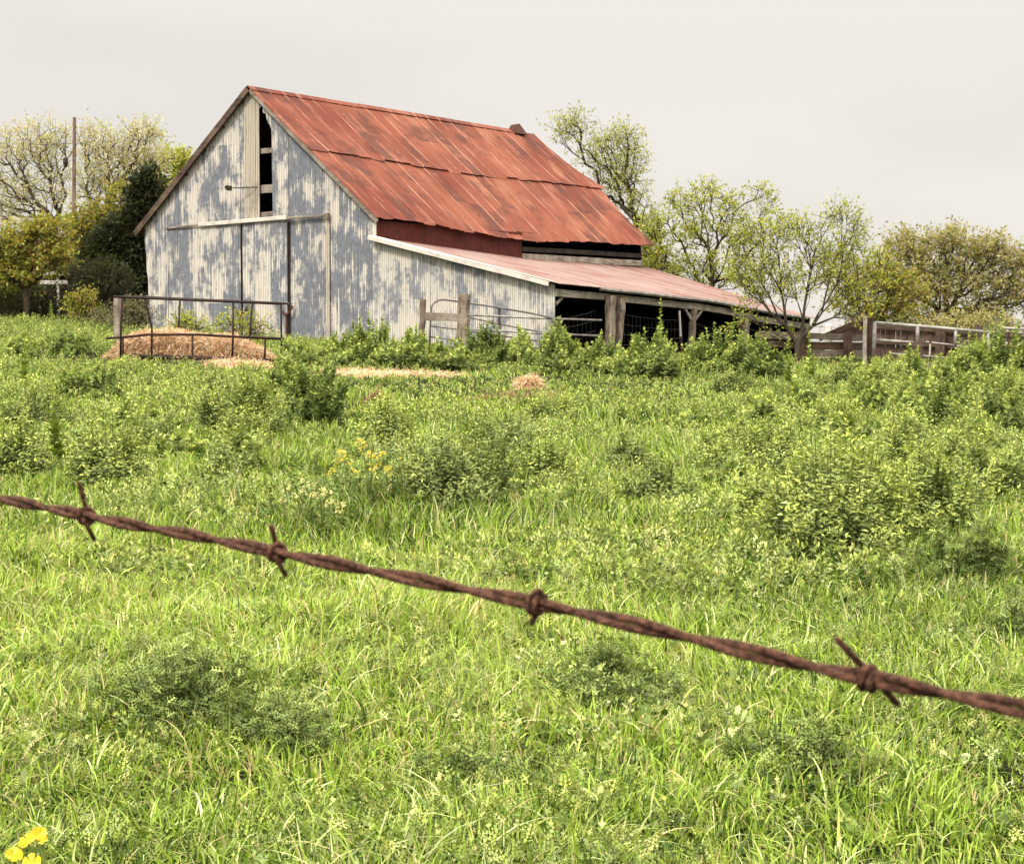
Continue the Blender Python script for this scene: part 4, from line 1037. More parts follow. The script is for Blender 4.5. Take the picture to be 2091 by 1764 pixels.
def bush_mesh(name, seed, kind, w, h, Y):
    """A clump of leafy upright shoots w wide and h high."""
    rs = np.random.RandomState(seed)
    tmpl, leaf, young, old, dull, dens = KIND[kind]
    leaf = leaf * (0.85 if Y < 9 else 1.0 if Y < 22 else 1.15)
    spire = kind in 'SDP'
    if Y < 9 and not spire: tmpl, leaf, young, old, dull = leaf_pinnate(3), 0.066, (0.40, 0.49, 0.12), (0.13, 0.20, 0.035), (0.27, 0.35, 0.12)
    stems = 2 if kind == 'P' else int(np.clip((85 if spire else 130) * w * min(w, 1.3) * dens, 14, 190))
    spread = w * (0.12 if kind == 'P' else 0.5)
    if Y < 9 and not spire: stems = int(stems * 0.5)
    lobes = rs.uniform(0, 6.283, 3)
    parts = []
    for i in range(stems):
        r = math.sqrt(rs.rand()) ; a = rs.uniform(0, 6.283)
        edge = 0.82 + 0.18 * math.sin(2 * a + lobes[0]) + 0.12 * math.sin(3 * a + lobes[1])
        sh = 0.72 + 0.28 * math.sin(a * 2 + r * 3 + lobes[2])
        hgt = h * (1.0 - 0.5 * r * r) * rs.uniform(0.6, 1.0) * (sh if i > 2 else 1.0)
        if kind == 'P': hgt = h * (1.0 if i == 0 else 0.62)
        R = r * spread * edge
        sy = min(1.0, 1.3 / w)
        b = np.array([math.cos(a) * R * 0.6, math.sin(a) * R * 0.6 * sy, 0]); tip = np.array([math.cos(a) * R, math.sin(a) * R * sy, hgt])
        per = 56 if kind == 'P' else int(np.clip(hgt / 0.028, 12, 40)) if spire else int(np.clip(hgt / 0.0052, 36, 130))
        t = np.linspace(0.15 if kind == 'P' else 0.38, 1.0, per) + rs.uniform(-0.02, 0.02, per)
        P = b + (tip - b) * t[:, None]; P[:, :2] += (tip - b)[:2] * (0.35 * (t * t - t))[:, None]
        az = np.arange(per) * 2.4 + rs.uniform(0, 6.28) + rs.normal(0, .3, per)
        el = (0.1 + 0.8 * t if spire else 0.0 + 0.5 * t) + rs.normal(0, 0.28, per)
        D = np.stack([np.cos(az) * np.cos(el), np.sin(az) * np.cos(el), np.sin(el)], 1)
        if not spire: P = P + rs.normal(0, 0.028, (per, 3))
        N = np.stack([-np.cos(az) * np.sin(el), -np.sin(az) * np.sin(el), np.cos(el)], 1) + rs.normal(0, .45 if spire else .75, (per, 3))
        if kind != 'P':
            Q = P - np.array([0, 0, h * 0.15]); Q = Q / np.array([spread, spread, h * 0.7])
            N = unit(Q) * 1.0 + np.array([0, 0, 0.55]) + rs.normal(0, 0.38, (per, 3)) + 0.25 * unit(N)
        prof = np.where(t > 0.8, 1.0 - 1.9 * (t - 0.8), 0.85 + 0.25 * np.sin(t * 3)) if spire else 1.05 - 0.45 * t
        if kind == 'P': prof = 1.15 - 0.8 * t
        S = leaf * prof * rs.uniform(0.7, 1.3, per)
        yv = np.clip((t - 0.62) / 0.38, 0, 1)[:, None] * rs.uniform(0.2, 1.0)
        mixd = rs.rand(per, 1)
        C = (np.array(old) * (1 - mixd) + np.array(dull) * mixd) * (1 - yv) + np.array(young) * yv
        C = C * np.exp(rs.normal(-0.05, 0.32, (per, 1))) * rs.uniform(0.85, 1.15)
        parts.append(scatter(tmpl, P, D, N, S, C))
        k = np.array([(-.005, 0, 0), (.005, 0, 0), (0, .007, 0)])
        parts.append((np.concatenate([b + k, tip + k * 0.5]), np.array([(0, 1, 4), (0, 4, 3), (1, 2, 5), (1, 5, 4), (2, 0, 3), (2, 3, 5)]), np.tile(np.array(STEMC), (6, 1))))
    V, T, C = merge(parts)
    me = np_mesh(name, V, T, C); me.materials.append(M['leaf'])
    return me
WG = {'S': 'leafy weed clumps in the field', 'D': 'leafy weed clumps in the field', 'F': 'leafy weed clumps in the field', 'G': 'leafy weed clumps in the field', 'P': 'single upright weed spires'}
BUSH = [
    # (u, v of the foot, width, height, kind, label)
    (692, 752, 105, 72, 'S', 'low pale green weed clump at the foot of the barn wall right of the feeder'),
    (748, 755, 125, 112, 'S', 'tall weed clump with spiky tips against the whitewashed barn wall'),
    (838, 759, 115, 95, 'S', 'rounded weed clump in front of the thin leaning fence post'),
    (908, 760, 90, 72, 'S', 'low weed clump under the short grey board'),
    (985, 758, 105, 106, 'D', 'dense dark green weed clump just right of the thick flaking post'),
    (1066, 760, 95, 92, 'S', 'weed clump below the middle of the pale pipe rails'),
    (1142, 766, 112, 118, 'S', 'tall weed clump hiding the foot of the lean-to wall corner'),
    (1232, 771, 115, 84, 'S', 'broad weed clump around the foot of the split lean-to post'),
    (1330, 778, 165, 104, 'S', 'wide weed mound in front of the dark lean-to opening'),
    (1349, 770, 70, 142, 'P', 'tall slim weed spire standing out against the dark lean-to opening'),
    (1475, 776, 150, 114, 'S', 'large bright weed clump between the slim lean-to posts'),
    (1556, 777, 120, 96, 'D', 'dark weed clump left of the fan shaped tree trunk'),
    (1614, 792, 60, 92, 'P', 'weed spire in front of the fan shaped tree trunk'),
    (1662, 796, 66, 106, 'P', 'taller weed spire just right of the fan shaped tree trunk'),
    (1742, 796, 95, 66, 'S', 'low weed clump in front of the plank fence'),
    (1812, 800, 90, 78, 'S', 'weed clump below the hinge end of the white gate'),
    (1868, 806, 80, 98, 'S', 'weed clump before the short stump post of the white gate'),
    (1935, 806, 95, 86, 'S', 'weed clump below the far end of the white gate'),
    (1988, 800, 80, 138, 'S', 'tall yellow green weed clump covering the end of the white gate'),
    (2062, 800, 110, 170, 'S', 'tallest weed clump at the right edge, in front of the short white rail'),
    (600, 748, 90, 60, 'S', 'weed clump at the right end of the hay feeder'),
    (100, 668, 40, 46, 'P', 'small weed spire on the left skyline below the porch'),
    (45, 672, 60, 32, 'S', 'low weed clump on the left skyline at the photo edge'),
    (128, 722, 110, 48, 'D', 'dark low weed clump left of the hay feeder'),
    (36, 730, 90, 50, 'S', 'bright low weed clump at left edge below the skyline'),
    (45, 806, 80, 100, 'P', 'weed spire at the left edge, level with the feeder grass'),
    (178, 838, 150, 72, 'D', 'dark spreading weed patch left of centre below the feeder'),
    (340, 772, 120, 22, 'S', 'low weed clump covering the front feet of the feeder'),
    (252, 756, 90, 24, 'S', 'small weed clump below the left end of the feeder'),
    (488, 905, 170, 118, 'F', 'pale feathery weed clump left of the large dark clump'),
    (632, 880, 160, 128, 'D', 'large dark green weed clump in mid field below the feeder'),
    (575, 800, 100, 78, 'S', 'bright weed clump just behind the large dark mid field clump'),
    (108, 960, 90, 118, 'P', 'tall yellow tipped weed spire at left above the wire'),
    (40, 985, 130, 100, 'F', 'feathery weed clump at the left edge above the wire'),
    (215, 1010, 190, 100, 'F', 'broad feathery weed clump above the first barb'),
    (60, 885, 120, 70, 'G', 'grey green weed clump at the left edge behind the yellow tipped spire'),
    (790, 935, 150, 92, 'F', 'bright feathery weed clump just behind the yellow mustard'),
    (1020, 945, 170, 72, 'G', 'dark grey green weed clump near the middle of the field'),
    (930, 1048, 290, 125, 'G', 'wide dull green weed clump right of the yellow mustard'),
    (1110, 1010, 150, 70, 'F', 'small feathery weed clump right of the wide dull clump'),
    (1130, 880, 130, 52, 'F', 'low feathery weed clump below the brown hay patch'),
    (1290, 985, 140, 66, 'G', 'low weed clump in the long grass right of centre'),
    (1345, 1050, 150, 72, 'G', 'low dull weed clump in the grass left of the big right hand clump'),
    (1478, 1008, 110, 82, 'F', 'small rounded weed clump with a dark stem left of the big clump'),
    (1420, 900, 130, 56, 'S', 'weed clump in the yellowish grass right of centre'),
    (1560, 880, 130, 70, 'S', 'weed clump below the dark weed clump by the fan tree'),
    (1640, 860, 90, 84, 'S', 'bright upright weed clump below the two weed spires'),
    (1700, 910, 140, 70, 'F', 'weed clump behind the crown of the big right hand clump'),
    (1780, 850, 120, 68, 'S', 'yellow tipped weed clump in front of the white gate hinge'),
    (1880, 860, 130, 80, 'S', 'weed clump below the middle of the white gate'),
    (1960, 900, 150, 100, 'D', 'dark weed clump at right below the tall yellow green clump'),
    (2060, 900, 110, 100, 'D', 'dark weed clump at the right edge, mid field'),
    (1850, 975, 150, 108, 'F', 'upright bright weed clump behind the right shoulder of the big clump'),
    (1725, 1168, 400, 235, 'F', 'biggest weed clump, wide and feathery, at right of the field'),
    (1570, 1100, 160, 105, 'F', 'weed clump joined to the left side of the biggest clump'),
    (1905, 1120, 190, 150, 'F', 'weed clump joined to the right side of the biggest clump'),
    (2040, 1040, 150, 120, 'F', 'feathery weed clump at the right edge above the wire'),
    (1975, 1205, 170, 125, 'F', 'pale tipped weed clump standing before the biggest clump at its right'),
    (2075, 1330, 120, 95, 'G', 'dark grassy weed clump at the right edge just above the wire'),
    (1590, 960, 130, 72, 'F', 'low weed clump behind the left shoulder of the biggest clump'),
    (330, 1500, 420, 88, 'G', 'wide dark weed clump in the grass below the first two barbs'),
    (560, 1560, 300, 66, 'G', 'ragged weed clump in the near grass right of the wide dark one'),
    (1240, 1460, 330, 76, 'G', 'dull weed clump in the near grass below the third barb'),
    (1640, 1610, 260, 62, 'G', 'dark weed clump in the near grass below the right half of the wire'),
    (1000, 1640, 260, 50, 'G', 'low weed clump near the bottom middle of the field'),
]
rb = random.Random(77)
PLANTED = []
for i in range(22):
    u_ = 655 + i * 41 + rb.uniform(-12, 12)
    BUSH.append((u_, 752 + (u_ - 650) * 0.022 + rb.uniform(-6, 4), rb.uniform(60, 115), rb.choice((26, 38, 52, 66, 88)), rb.choice('SSFS'), 'leafy weed in the unbroken weed row along the barn front'))
for i in range(34):
    v_ = rb.uniform(760, 1060)
    BUSH.append((rb.uniform(1500 - (v_ - 760) * 0.2, 2110), v_, rb.uniform(70, 120) * (0.6 + (v_ - 700) / 320), rb.uniform(42, 66) * (0.6 + (v_ - 700) / 320), rb.choice('SSFFG'), 'knee high weed in the dense weed patch on the right'))
for i in range(20):
    v_ = rb.uniform(775, 1010)
    BUSH.append((rb.uniform(-20, 620), v_, rb.uniform(60, 110) * (0.6 + (v_ - 700) / 320), rb.uniform(30, 52) * (0.6 + (v_ - 700) / 320), rb.choice('SFFG'), 'low weed scattered in the grass at the left of the field'))
SHARED = {'leafy weed in the unbroken weed row along the barn front': 'weeds filling the row before the barn', 'knee high weed in the dense weed patch on the right': 'weeds of the dense patch on the right', 'low weed scattered in the grass at the left of the field': 'low weeds in the grass on the left'}
for u, v, w, h, kind, label in BUSH:
    g = ground_at(u, v); k = g[1] / F
    nm = 'weed_spire' if kind == 'P' else 'weed_clump'
    wide = w * k * (1.05 if kind != 'P' else 1.0)
    o = bpy.data.objects.new(nm, bush_mesh(nm, 1000 + len(PLANTED), kind, wide * (1.0 if kind == 'P' else 1.2), h * k * (1.35 if 825 < v < 1300 else 1.08) + (0.16 if kind in 'FG' else 0.06), g[1])); COL.objects.link(o)
    dy_ = min(wide, 1.3) * 0.3
    o.location = (g[0], g[1] + dy_, float(H(g[0], g[1] + dy_)) - 0.02)
    tag(o, label, 'weed', SHARED.get(label, WG[kind]))
    PLANTED.append((o.location.x, o.location.y, wide))

# ------------------------------------------------------------------ flowers
YEL = [(0.92, 0.64, 0.03), (0.95, 0.70, 0.07), (0.88, 0.54, 0.02)]
def petal_flower(rs, c, R, up, n=5):
    """A cup of broad ruffled petals."""
    V = []; T = []
    up = unit(np.array(up, float)); a = unit(np.cross(up, [0.3, 1, 0.2])); b = np.cross(up, a)
    for i in range(n):
        th = 6.283 * i / n + rs.uniform(-.15, .15)
        e = lambda q: a * math.cos(q) + b * math.sin(q)
        k = len(V); wv = 0.72
        V += [c, c + R * (0.55 * e(th - wv * 0.7)) + up * R * .25, c + R * e(th - wv * 0.62) * 0.98 + up * R * rs.uniform(.25, .5), c + R * 1.02 * e(th) + up * R * rs.uniform(.2, .55), c + R * e(th + wv * 0.62) * 0.98 + up * R * rs.uniform(.25, .5), c + R * (0.55 * e(th + wv * 0.7)) + up * R * .25]
        T += [(k, k + 1, k + 2), (k, k + 2, k + 3), (k, k + 3, k + 4), (k, k + 4, k + 5)]
    return np.array(V), np.array(T)
def flower_plant(label, heads, foot_v, Y0, seed):
    rs = np.random.RandomState(seed)
    g = at(heads[0][0], foot_v, Y0); g[2] = float(H(g[0], g[1]))
    root = empty('yellow_flower_plant', g); tag(root, label, 'wildflower')
    sm = []
    for (u, v, r, dy) in heads:
        c = at(u, v, Y0 + dy) - g; R = 0.95 * r * Y0 / F
        V, T = petal_flower(rs, c, R, (rs.uniform(-.3, .3), -0.55, 0.8), 6)
        link('flower', np_mesh('flower', V, T, np.repeat(pick(rs, len(V) // 6, YEL), 6, 0)), M['petal'], root)
        mb = MB(); foot = np.array([c[0] * .4 + rs.uniform(-.02, .02), c[1] * .6, -0.02]); mb.tube([foot, (foot + c) / 2 + [0.01, 0, 0], c], [0.004, 0.003, 0.003], 5); sm.append(mb)
    allm = MB()
    for m in sm: allm.add(m.v, m.f)
    o = allm.build('stem', M['leaf'], root); a = o.data.attributes.new('tint', 'FLOAT_COLOR', 'POINT'); a.data.foreach_set('color', np.tile(np.array([.22, .28, .07, 1], np.float32), len(o.data.vertices)))
    return root
flower_plant('bright yellow ruffled wildflowers in the bottom left corner of the grass', [(58, 1716, 17, 0.0), (79, 1704, 19, 0.05), (28, 1748, 19, -0.08), (66, 1762, 20, -0.1), (88, 1716, 12, 0.02), (48, 1724, 12, 0.02)], 1764, 4.1, 5)
def mustard(label, u, v_foot, heads, seed, pal):
    rs = np.random.RandomState(seed)
    g = ground_at(u, v_foot); Y = g[1]
    root = empty('mustard_plant', g); tag(root, label, 'wildflower', 'yellow mustard plants')
    mb = MB(); parts = []
    for (hu, hv) in heads:
        c = at(hu, hv, Y + rs.uniform(-.35, .35)) - g
        foot = np.array([c[0] * 0.35 + rs.uniform(-.05, .05), rs.uniform(-.1, .1), 0])
        mid = foot * 0.45 + c * 0.55 + np.array([-c[0] * 0.1, 0, 0.05])
        mb.tube([foot, mid, c], [0.005, 0.004, 0.003], 4, False)
        for k in range(rs.randint(4, 8)):
            q = c + rs.normal(0, 0.016, 3); V, T = petal_flower(rs, q, rs.uniform(0.011, 0.016), rs.normal(0, .5, 3) + [0, -.5, 1], 4); parts.append((V, T, np.repeat(pick(rs, 4, pal), 6, 0)))
    o = mb.build('stem', M['leaf'], root); a = o.data.attributes.new('tint', 'FLOAT_COLOR', 'POINT'); a.data.foreach_set('color', np.tile(np.array([.24, .31, .09, 1], np.float32), len(o.data.vertices)))
    V, T, C = merge(parts); link('blossom', np_mesh('blossom', V, T, C), M['petal'], root)
    n = 60; P = np.stack([rs.normal(0, .22, n), rs.normal(0, .15, n), rs.uniform(0.03, 0.4, n)], 1); D = rs.normal(0, 1, (n, 3)) + [0, 0, .5]
    V, T, C = scatter(leaf_pinnate(3), P, D, rs.normal(0, .5, (n, 3)) + [0, 0, 1], rs.uniform(.08, .16, n), pick(rs, n, [(.26, .33, .10), (.19, .26, .07)])); link('foliage', np_mesh('foliage', V, T, C), M['leaf'], root)
PYEL = [(0.82, 0.64, 0.06), (0.84, 0.70, 0.14), (0.78, 0.56, 0.04)]
mustard('yellow flowering mustard plant above the middle of the grass', 745, 1040, [(705, 938), (712, 950), (717, 960), (690, 967), (722, 968), (735, 900), (742, 920), (752, 928), (768, 935), (775, 943), (782, 928), (796, 958), (803, 970), (818, 938), (764, 962), (671, 965), (700, 925), (760, 950), (741, 905), (690, 945)], 3, PYEL)
mustard('paler mustard plant with small cream yellow flowers above the second barb', 630, 1085, [(622, 990), (640, 1000), (655, 1008), (668, 1012), (672, 1022), (600, 1010), (585, 1000), (612, 1030), (665, 1035), (693, 1045), (700, 1030), (648, 1020), (632, 1012), (575, 1022), (720, 1052), (660, 1000), (606, 992)], 4, [(0.80, 0.74, 0.36), (0.78, 0.70, 0.25)])

# ------------------------------------------------------------------ barbed wire in front
def wire_t(u): return (u - 175) / (325 + 0.115 * u)
def wire_D(u): return 0.75 * (1 - 0.115 * wire_t(u))
WP = [(0, 1018), (90, 1034), (175, 1053), (270, 1072), (420, 1096), (563, 1128), (700, 1153), (870, 1188), (1000, 1212), (1097, 1232), (1250, 1264), (1400, 1299), (1600, 1348), (1775, 1387), (1900, 1409), (2000, 1428), (2091, 1447)]
WU = np.array([p[0] for p in WP], float); WV = np.array([p[1] for p in WP], float)
P0 = at(175, 1053, wire_D(175)); P3 = at(1775, 1387, wire_D(1775)); DIR = (P3 - P0) / (wire_t(1775) - wire_t(175))
def wire_pt(t):
    """Point on the wire at t (0 at the first barb, about 0.13 m per unit)."""
    u = (175 + 325 * t) / (1 - 0.115 * t) if t < 3.4 else 1e9
    if 0 <= u <= 2091:
        return at(u, np.interp(u, WU, WV), wire_D(u))
    if t < 0: return at(0, 1018, wire_D(0)) + DIR * (t - wire_t(0))
    return at(2091, 1447, wire_D(2091)) + DIR * (t - wire_t(2091))
fence = empty('barbed_wire_fence', (float(P0[0]), float(P0[1]), 0.0)); tag(fence, 'rusty twisted barbed wire strung close across the foreground', 'barbed wire')
FO = np.array(fence.location)
ts = np.concatenate([np.arange(-30, -1.2, 0.05), np.arange(-1.2, 4.0, 0.02), np.arange(4.0, 24.0, 0.05)])
ax_pts = np.array([wire_pt(t) for t in ts])
k_ = np.ones(25) / 25
sm = np.stack([np.convolve(np.pad(ax_pts[:, i], 12, mode='edge'), k_, 'valid') for i in range(3)], 1)
tan = unit(np.gradient(sm, axis=0)); upv = unit(np.cross(np.cross(tan, np.array([0, 0, 1.0])), tan)); sdv = np.cross(tan, upv)
ph = ts * 0.128 / 0.088 * 2 * np.pi + 0.6 + 0.5 * np.sin(ts * 1.7)
for s in (0, np.pi):
    mb = MB(); rr = 0.00138
    mb.tube(list(sm + rr * (np.cos(ph + s)[:, None] * upv + np.sin(ph + s)[:, None] * sdv) - FO), 0.00134, 8)
    mb.build('wire_strand', M['wire_rust'], fence, True)
def barb(u, tips, turns=1.6, phase=0.0, slack=0.0):
    t = wire_t(u); i = int(np.argmin(abs(ts - t))); c = sm[i]; T_, U_, S_ = tan[i], upv[i], sdv[i]
    D = wire_D(u)
    a = at(*tips[0], D - 0.004); b = at(*tips[1], D + 0.002)
    pts = [a]
    a0 = math.atan2((a - c) @ S_, (a - c) @ U_); 
    n = 30; R = 0.0033
    coil = [c + T_ * (-0.0028 + 0.0056 * k / n) + R * (math.cos(a0 - 0.9 - 2 * math.pi * turns * k / n) * U_ + math.sin(a0 - 0.9 - 2 * math.pi * turns * k / n) * S_) for k in range(n + 1)]
    pts += [a * 0.5 + coil[0] * 0.5] + coil + [coil[-1] * 0.5 + b * 0.5, b]
    rad = [0.0004, 0.00108] + [0.00104] * (n + 1) + [0.00108, 0.0004]
    # cut ends stay thick almost to the tip
    pts = [pts[0], pts[0] * 0.82 + pts[1] * 0.18] + pts[1:-1] + [pts[-1] * 0.82 + pts[-2] * 0.18, pts[-1]]
    rad = [0.0005, 0.00105] + rad[1:-1] + [0.00105, 0.0005]
    mb = MB(); mb.tube([p - FO for p in pts], rad, 8); mb.build('barb', M['wire_rust'], fence, True)
barb(172, [(161, 984), (194, 1104)])
barb(563, [(553, 1071), (585, 1177)])
barb(1097, [(1104, 1206), (1083, 1277)], 2.0)
barb(1772, [(1707, 1302), (1836, 1441)], 1.8)
for t in (-29.7, 23.7):
    p = wire_pt(t) - FO; mb = MB(); rr_ = random.Random(3)
    q = p + np.array([0.0, 0.07 if t < 0 else -0.07, 0.09]); mb.beam((q[0], q[1], float(H(q[0] + FO[0], q[1] + FO[1])) - 0.3), q, 0.12, 0.12, up=(0, 1, 0), jit=0.01, n=8, rnd=rr_)
    mb.build('fence_post', M['post_wood'], fence)

# ------------------------------------------------------------------ grass and undergrowth
HAYSPOTS = [(ground_at(u, v), wu, dy) for u, v, wu, dy in ((800, 770, 150, 1.5), (505, 752, 95, 0.9), (1080, 797, 26, 0.5), (776, 824, 24, 0.35), (1050, 826, 90, 0.55))]
def hay_mask(x, y):
    k = np.zeros(len(x))
    for g, wu, dy in HAYSPOTS:
        k = np.maximum(k, 1 - smooth(0.6, 1.05, np.sqrt(((x - g[0]) / (wu * g[1] / F)) ** 2 + ((y - g[1]) / dy) ** 2)))
    return k
def in_barn(x, y):
    dx, dy = x - BO[0], y - BO[1]
    a = dx * EX[0] + dy * EX[1]; b = dx * EY[0] + dy * EY[1]
    return (a > -9.3) & (a < 6.2) & (b > 0.0) & (b < 14.2)
def field_points(rs, n, y0, y1, power=1.0):
    """Points over the part of the field in view and a little to each side, denser near."""
    u = rs.rand(n)
    if power == 1: y = np.sqrt(y0 ** 2 + u * (y1 ** 2 - y0 ** 2))
    else:
        e = 2 - power; y = (y0 ** e + u * (y1 ** e - y0 ** e)) ** (1 / e)
    x = rs.uniform(-1, 1, n) * (y * 0.31 + 1.0)
    keep = ~in_barn(x, y)
    return x[keep], y[keep]
GP = np.array([(0.265, 0.395, 0.045), (0.385, 0.51, 0.085), (0.055, 0.11, 0.012), (0.62, 0.69, 0.30), (0.58, 0.48, 0.22)])
def feeder_low(x, y):
    """Trampled short round the feeder and along the hay."""
    k = 1 - smooth(0.8, 1.5, np.sqrt(((x - fo[0]) / 2.6) ** 2 + ((y - fo[1] + 1.6) / 2.6) ** 2))
    j = 1 - smooth(0.7, 1.4, np.sqrt(((x - 0.5) / 5.0) ** 2 + ((y - 29.5) / 4.5) ** 2))
    return 1 - 0.72 * np.maximum(k, 0.75 * j)
def grass_layer(rs, n, y0, y1, h, w, segs, power=1.0, gather=0.0, droop=0.0, pale=0.0):
    x, y = field_points(rs, n, y0, y1, power)
    if gather:
        tx, ty = x[: len(x) // 9], y[: len(x) // 9]
        i = rs.randint(0, len(tx), len(x)); g = rs.rand(len(x)) < gather
        x = np.where(g, tx[i] + rs.normal(0, 0.05, len(x)), x); y = np.where(g, ty[i] + rs.normal(0, 0.05, len(x)), y)
    keep = (rs.rand(len(x)) > hay_mask(x, y) * 0.45) & ~in_barn(x, y)
    x, y = x[keep], y[keep]; n = len(x)
    c1 = vnoise(x, y, 0.9); c2 = vnoise(x + 31, y + 7, 2.6); c3 = vnoise(x + 5, y + 77, 0.35)
    hh = h * (0.35 + 0.75 * c1 + 0.55 * c3) * rs.uniform(0.5, 1.3, n) * feeder_low(x, y)
    ww = w * rs.uniform(0.6, 1.35, n)
    az = vnoise(x + 9, y + 3, 0.6) * 9 + rs.normal(0, 1.7, n)
    bend = np.abs(rs.normal(0.45, 0.42, n)) + 0.08 + droop * rs.rand(n)
    fa = rs.uniform(0, np.pi, n)
    dx, dy = np.cos(az), np.sin(az); wx, wy = np.cos(fa), np.sin(fa)
    z0 = H(x, y) - 0.02
    rows = []
    for s in range(segs + 1):
        t = s / segs
        b2 = bend * t * t
        px = x + dx * hh * b2 * 0.95; py = y + dy * hh * b2 * 0.95
        pz = z0 + hh * (t - 0.46 * np.minimum(bend, 1.7) * t * t * t)
        wd = ww * (1 - t ** 1.8) if s < segs else ww * 0
        rows.append((px, py, pz, wd))
    m = 2 * segs + 1
    V = np.empty((n, m, 3))
    for s in range(segs):
        px, py, pz, wd = rows[s]
        V[:, 2 * s] = np.stack([px - wx * wd, py - wy * wd, pz], 1); V[:, 2 * s + 1] = np.stack([px + wx * wd, py + wy * wd, pz], 1)
    V[:, m - 1] = np.stack(rows[segs][:3], 1)
    F_ = []
    for s in range(segs - 1): F_ += [(2*s, 2*s+1, 2*s+3), (2*s, 2*s+3, 2*s+2)]
    F_.append((2*segs-2, 2*segs-1, 2*segs))
    T = (np.arange(n)[:, None, None] * m + np.array(F_)[None]).reshape(-1, 3)
    pw = np.stack([0.30 + 0 * c2, 0.32 * (0.3 + c2 * 1.4), 0.28 * (1.5 - c2), 0.10 * (0.2 + 1.6 * c1), 0.08 + 0.10 * (c2 > .70)], 1)
    pw[:, 3] += pale
    pw = np.cumsum(pw / pw.sum(1, keepdims=True), 1)
    idx = (rs.rand(n)[:, None] > pw).sum(1).clip(0, 4)
    C = GP[idx] * np.exp(rs.normal(-0.03, 0.24, (n, 1))) * (0.86 + 0.28 * c2)[:, None]
    return V.reshape(-1, 3), T, np.repeat(C, m, 0)
rs = np.random.RandomState(2024)
V, T, C = merge([
    grass_layer(rs, 130000, 3.4, 9.0, 0.14, 0.0040, 4, 1.25, 0.65),
    grass_layer(rs, 3000, 3.4, 11.0, 0.25, 0.0045, 5, 1.0, 0.6),
    grass_layer(rs, 15000, 3.4, 10.0, 0.185, 0.0046, 6, 1.1, 0.8, 1.1, 0.25),
    grass_layer(rs, 105000, 9.0, 19.0, 0.19, 0.0058, 3, 1.1, 0.5),
    grass_layer(rs, 150000, 19.0, 62.0, 0.20, 0.0105, 2, 1.25, 0.5),
])
tag(link('grass', np_mesh('grass', V, T, C), M['grass']), 'thick bright green grass covering the rising field', 'grass', kind='stuff')
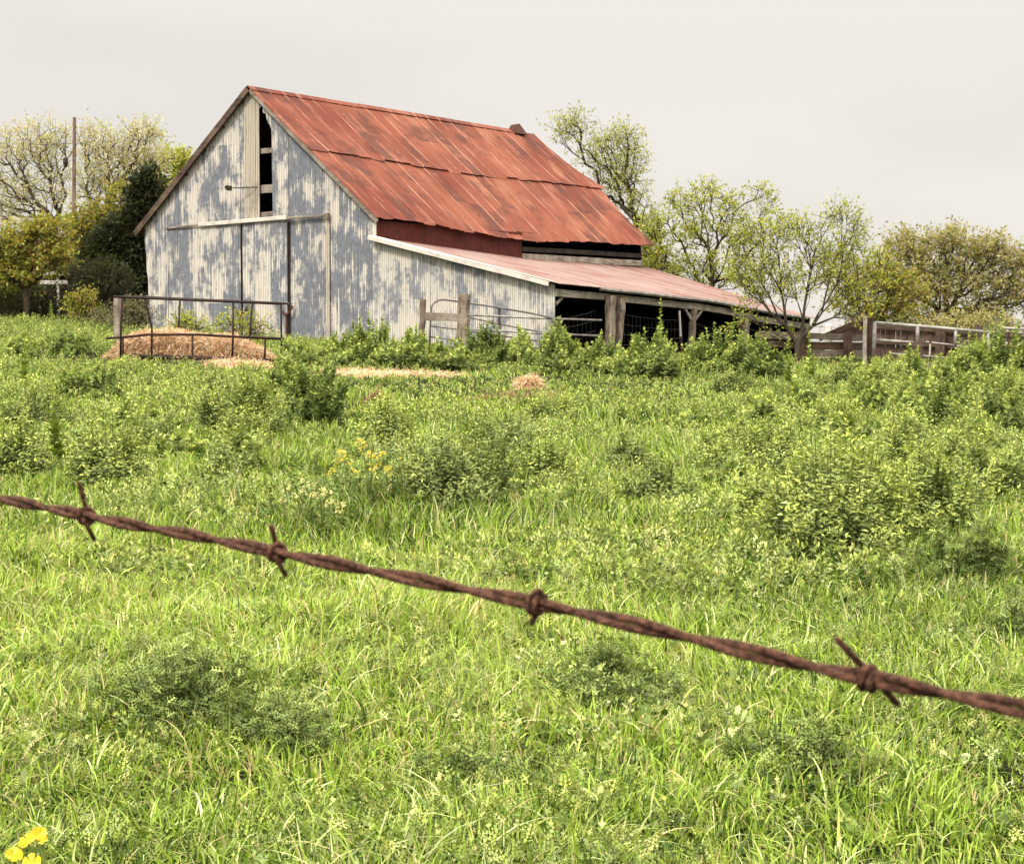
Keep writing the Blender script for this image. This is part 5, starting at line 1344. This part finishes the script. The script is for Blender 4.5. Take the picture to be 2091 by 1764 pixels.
def weeds_layer(rs, n, y0, y1, leaf, tmpl, per, hgt, power=1.0, pal=None, tip=None, thr=0.0, cscale=1.1, lay=0.45):
    """Low leafy shoots among the grass: leaves climb each shoot in a spiral, the youngest on top."""
    x, y = field_points(rs, n, y0, y1, power)
    c = vnoise(x + 50, y + 20, cscale) * 0.65 + vnoise(x + 11, y + 90, 0.45) * 0.35
    side = 0.16 * smooth(2.0, 9.0, np.abs(x - 0.5) - 0.05 * y) * (y > 15)
    keep = (c + side > thr) & (rs.rand(len(x)) > hay_mask(x, y) * 0.9) & (rs.rand(len(x)) < feeder_low(x, y) ** 1.5)
    x, y, c = x[keep], y[keep], (c + side)[keep]; n = len(x)
    ph_ = hgt * (0.40 + 0.9 * np.clip((c - thr) / (0.9 - thr), 0, 1)) * rs.uniform(0.5, 1.25, n) * feeder_low(x, y)
    lx, ly = rs.normal(0, 0.25, n), rs.normal(0, 0.25, n)
    P = []; D = []; N = []; S = []; Cc = []
    tone = rs.uniform(0.82, 1.2, (n, 1)); base = pick(rs, n, pal); tipc = pick(rs, n, tip or pal)
    z0 = H(x, y); a0 = rs.uniform(0, 6.283, n)
    for k in range(per):
        t = 0.3 + 0.7 * (k + rs.uniform(-.3, .3, n)) / (per - 1)
        az = a0 + k * 2.4 + rs.normal(0, .3, n); el = lay - 0.35 + 0.85 * t + rs.normal(0, 0.28, n)
        P.append(np.stack([x + lx * ph_ * t + rs.normal(0, leaf * .35, n), y + ly * ph_ * t + rs.normal(0, leaf * .35, n), z0 + ph_ * t], 1))
        D.append(np.stack([np.cos(az) * np.cos(el), np.sin(az) * np.cos(el), np.sin(el)], 1))
        N.append(np.stack([-np.cos(az) * np.sin(el), -np.sin(az) * np.sin(el), np.cos(el)], 1) + rs.normal(0, .7, (n, 3)))
        S.append(leaf * (1.1 - 0.4 * t) * rs.uniform(0.6, 1.25, n))
        q = np.clip((t - 0.6) / 0.4, 0, 1)[:, None] * 0.8
        Cc.append((base * (1 - q) + tipc * q) * tone * np.exp(rs.normal(-0.04, 0.30, (n, 1))))
    return scatter(tmpl, np.concatenate(P), np.concatenate(D), np.concatenate(N), np.concatenate(S), np.concatenate(Cc))
WP1 = [(0.19, 0.28, 0.06), (0.34, 0.42, 0.15), (0.08, 0.13, 0.026), (0.50, 0.55, 0.24)]
WP2 = [(0.165, 0.245, 0.05), (0.27, 0.355, 0.10), (0.075, 0.125, 0.022), (0.37, 0.40, 0.14)]
TIP = [(0.44, 0.51, 0.095), (0.36, 0.45, 0.075), (0.54, 0.57, 0.16)]
V, T, C = merge([
    weeds_layer(rs, 2600, 3.4, 10.0, 0.060, leaf_pinnate(3), 9, 0.14, 1.2, WP1, TIP, 0.42, 0.8),
    weeds_layer(rs, 1700, 3.4, 10.0, 0.036, leaf_lobed(), 12, 0.14, 1.2, WP1, TIP, 0.42, 0.7),
    weeds_layer(rs, 160, 3.4, 9.0, 0.06, leaf_oval(), 7, 0.07, 1.2, WP1, None, 0.3, 1.5),
    weeds_layer(rs, 14500, 9.0, 20.0, 0.046, leaf_simple(0.38), 24, 0.21, 1.1, WP1, TIP, 0.43, 1.3),
    weeds_layer(rs, 42000, 19.0, 62.0, 0.060, leaf_simple(0.42), 16, 0.29, 1.25, WP2, TIP, 0.46, 1.6),
])
tag(link('undergrowth', np_mesh('undergrowth', V, T, C), M['leaf']), 'low leafy weeds mixed all through the grass of the field', 'undergrowth', kind='stuff')
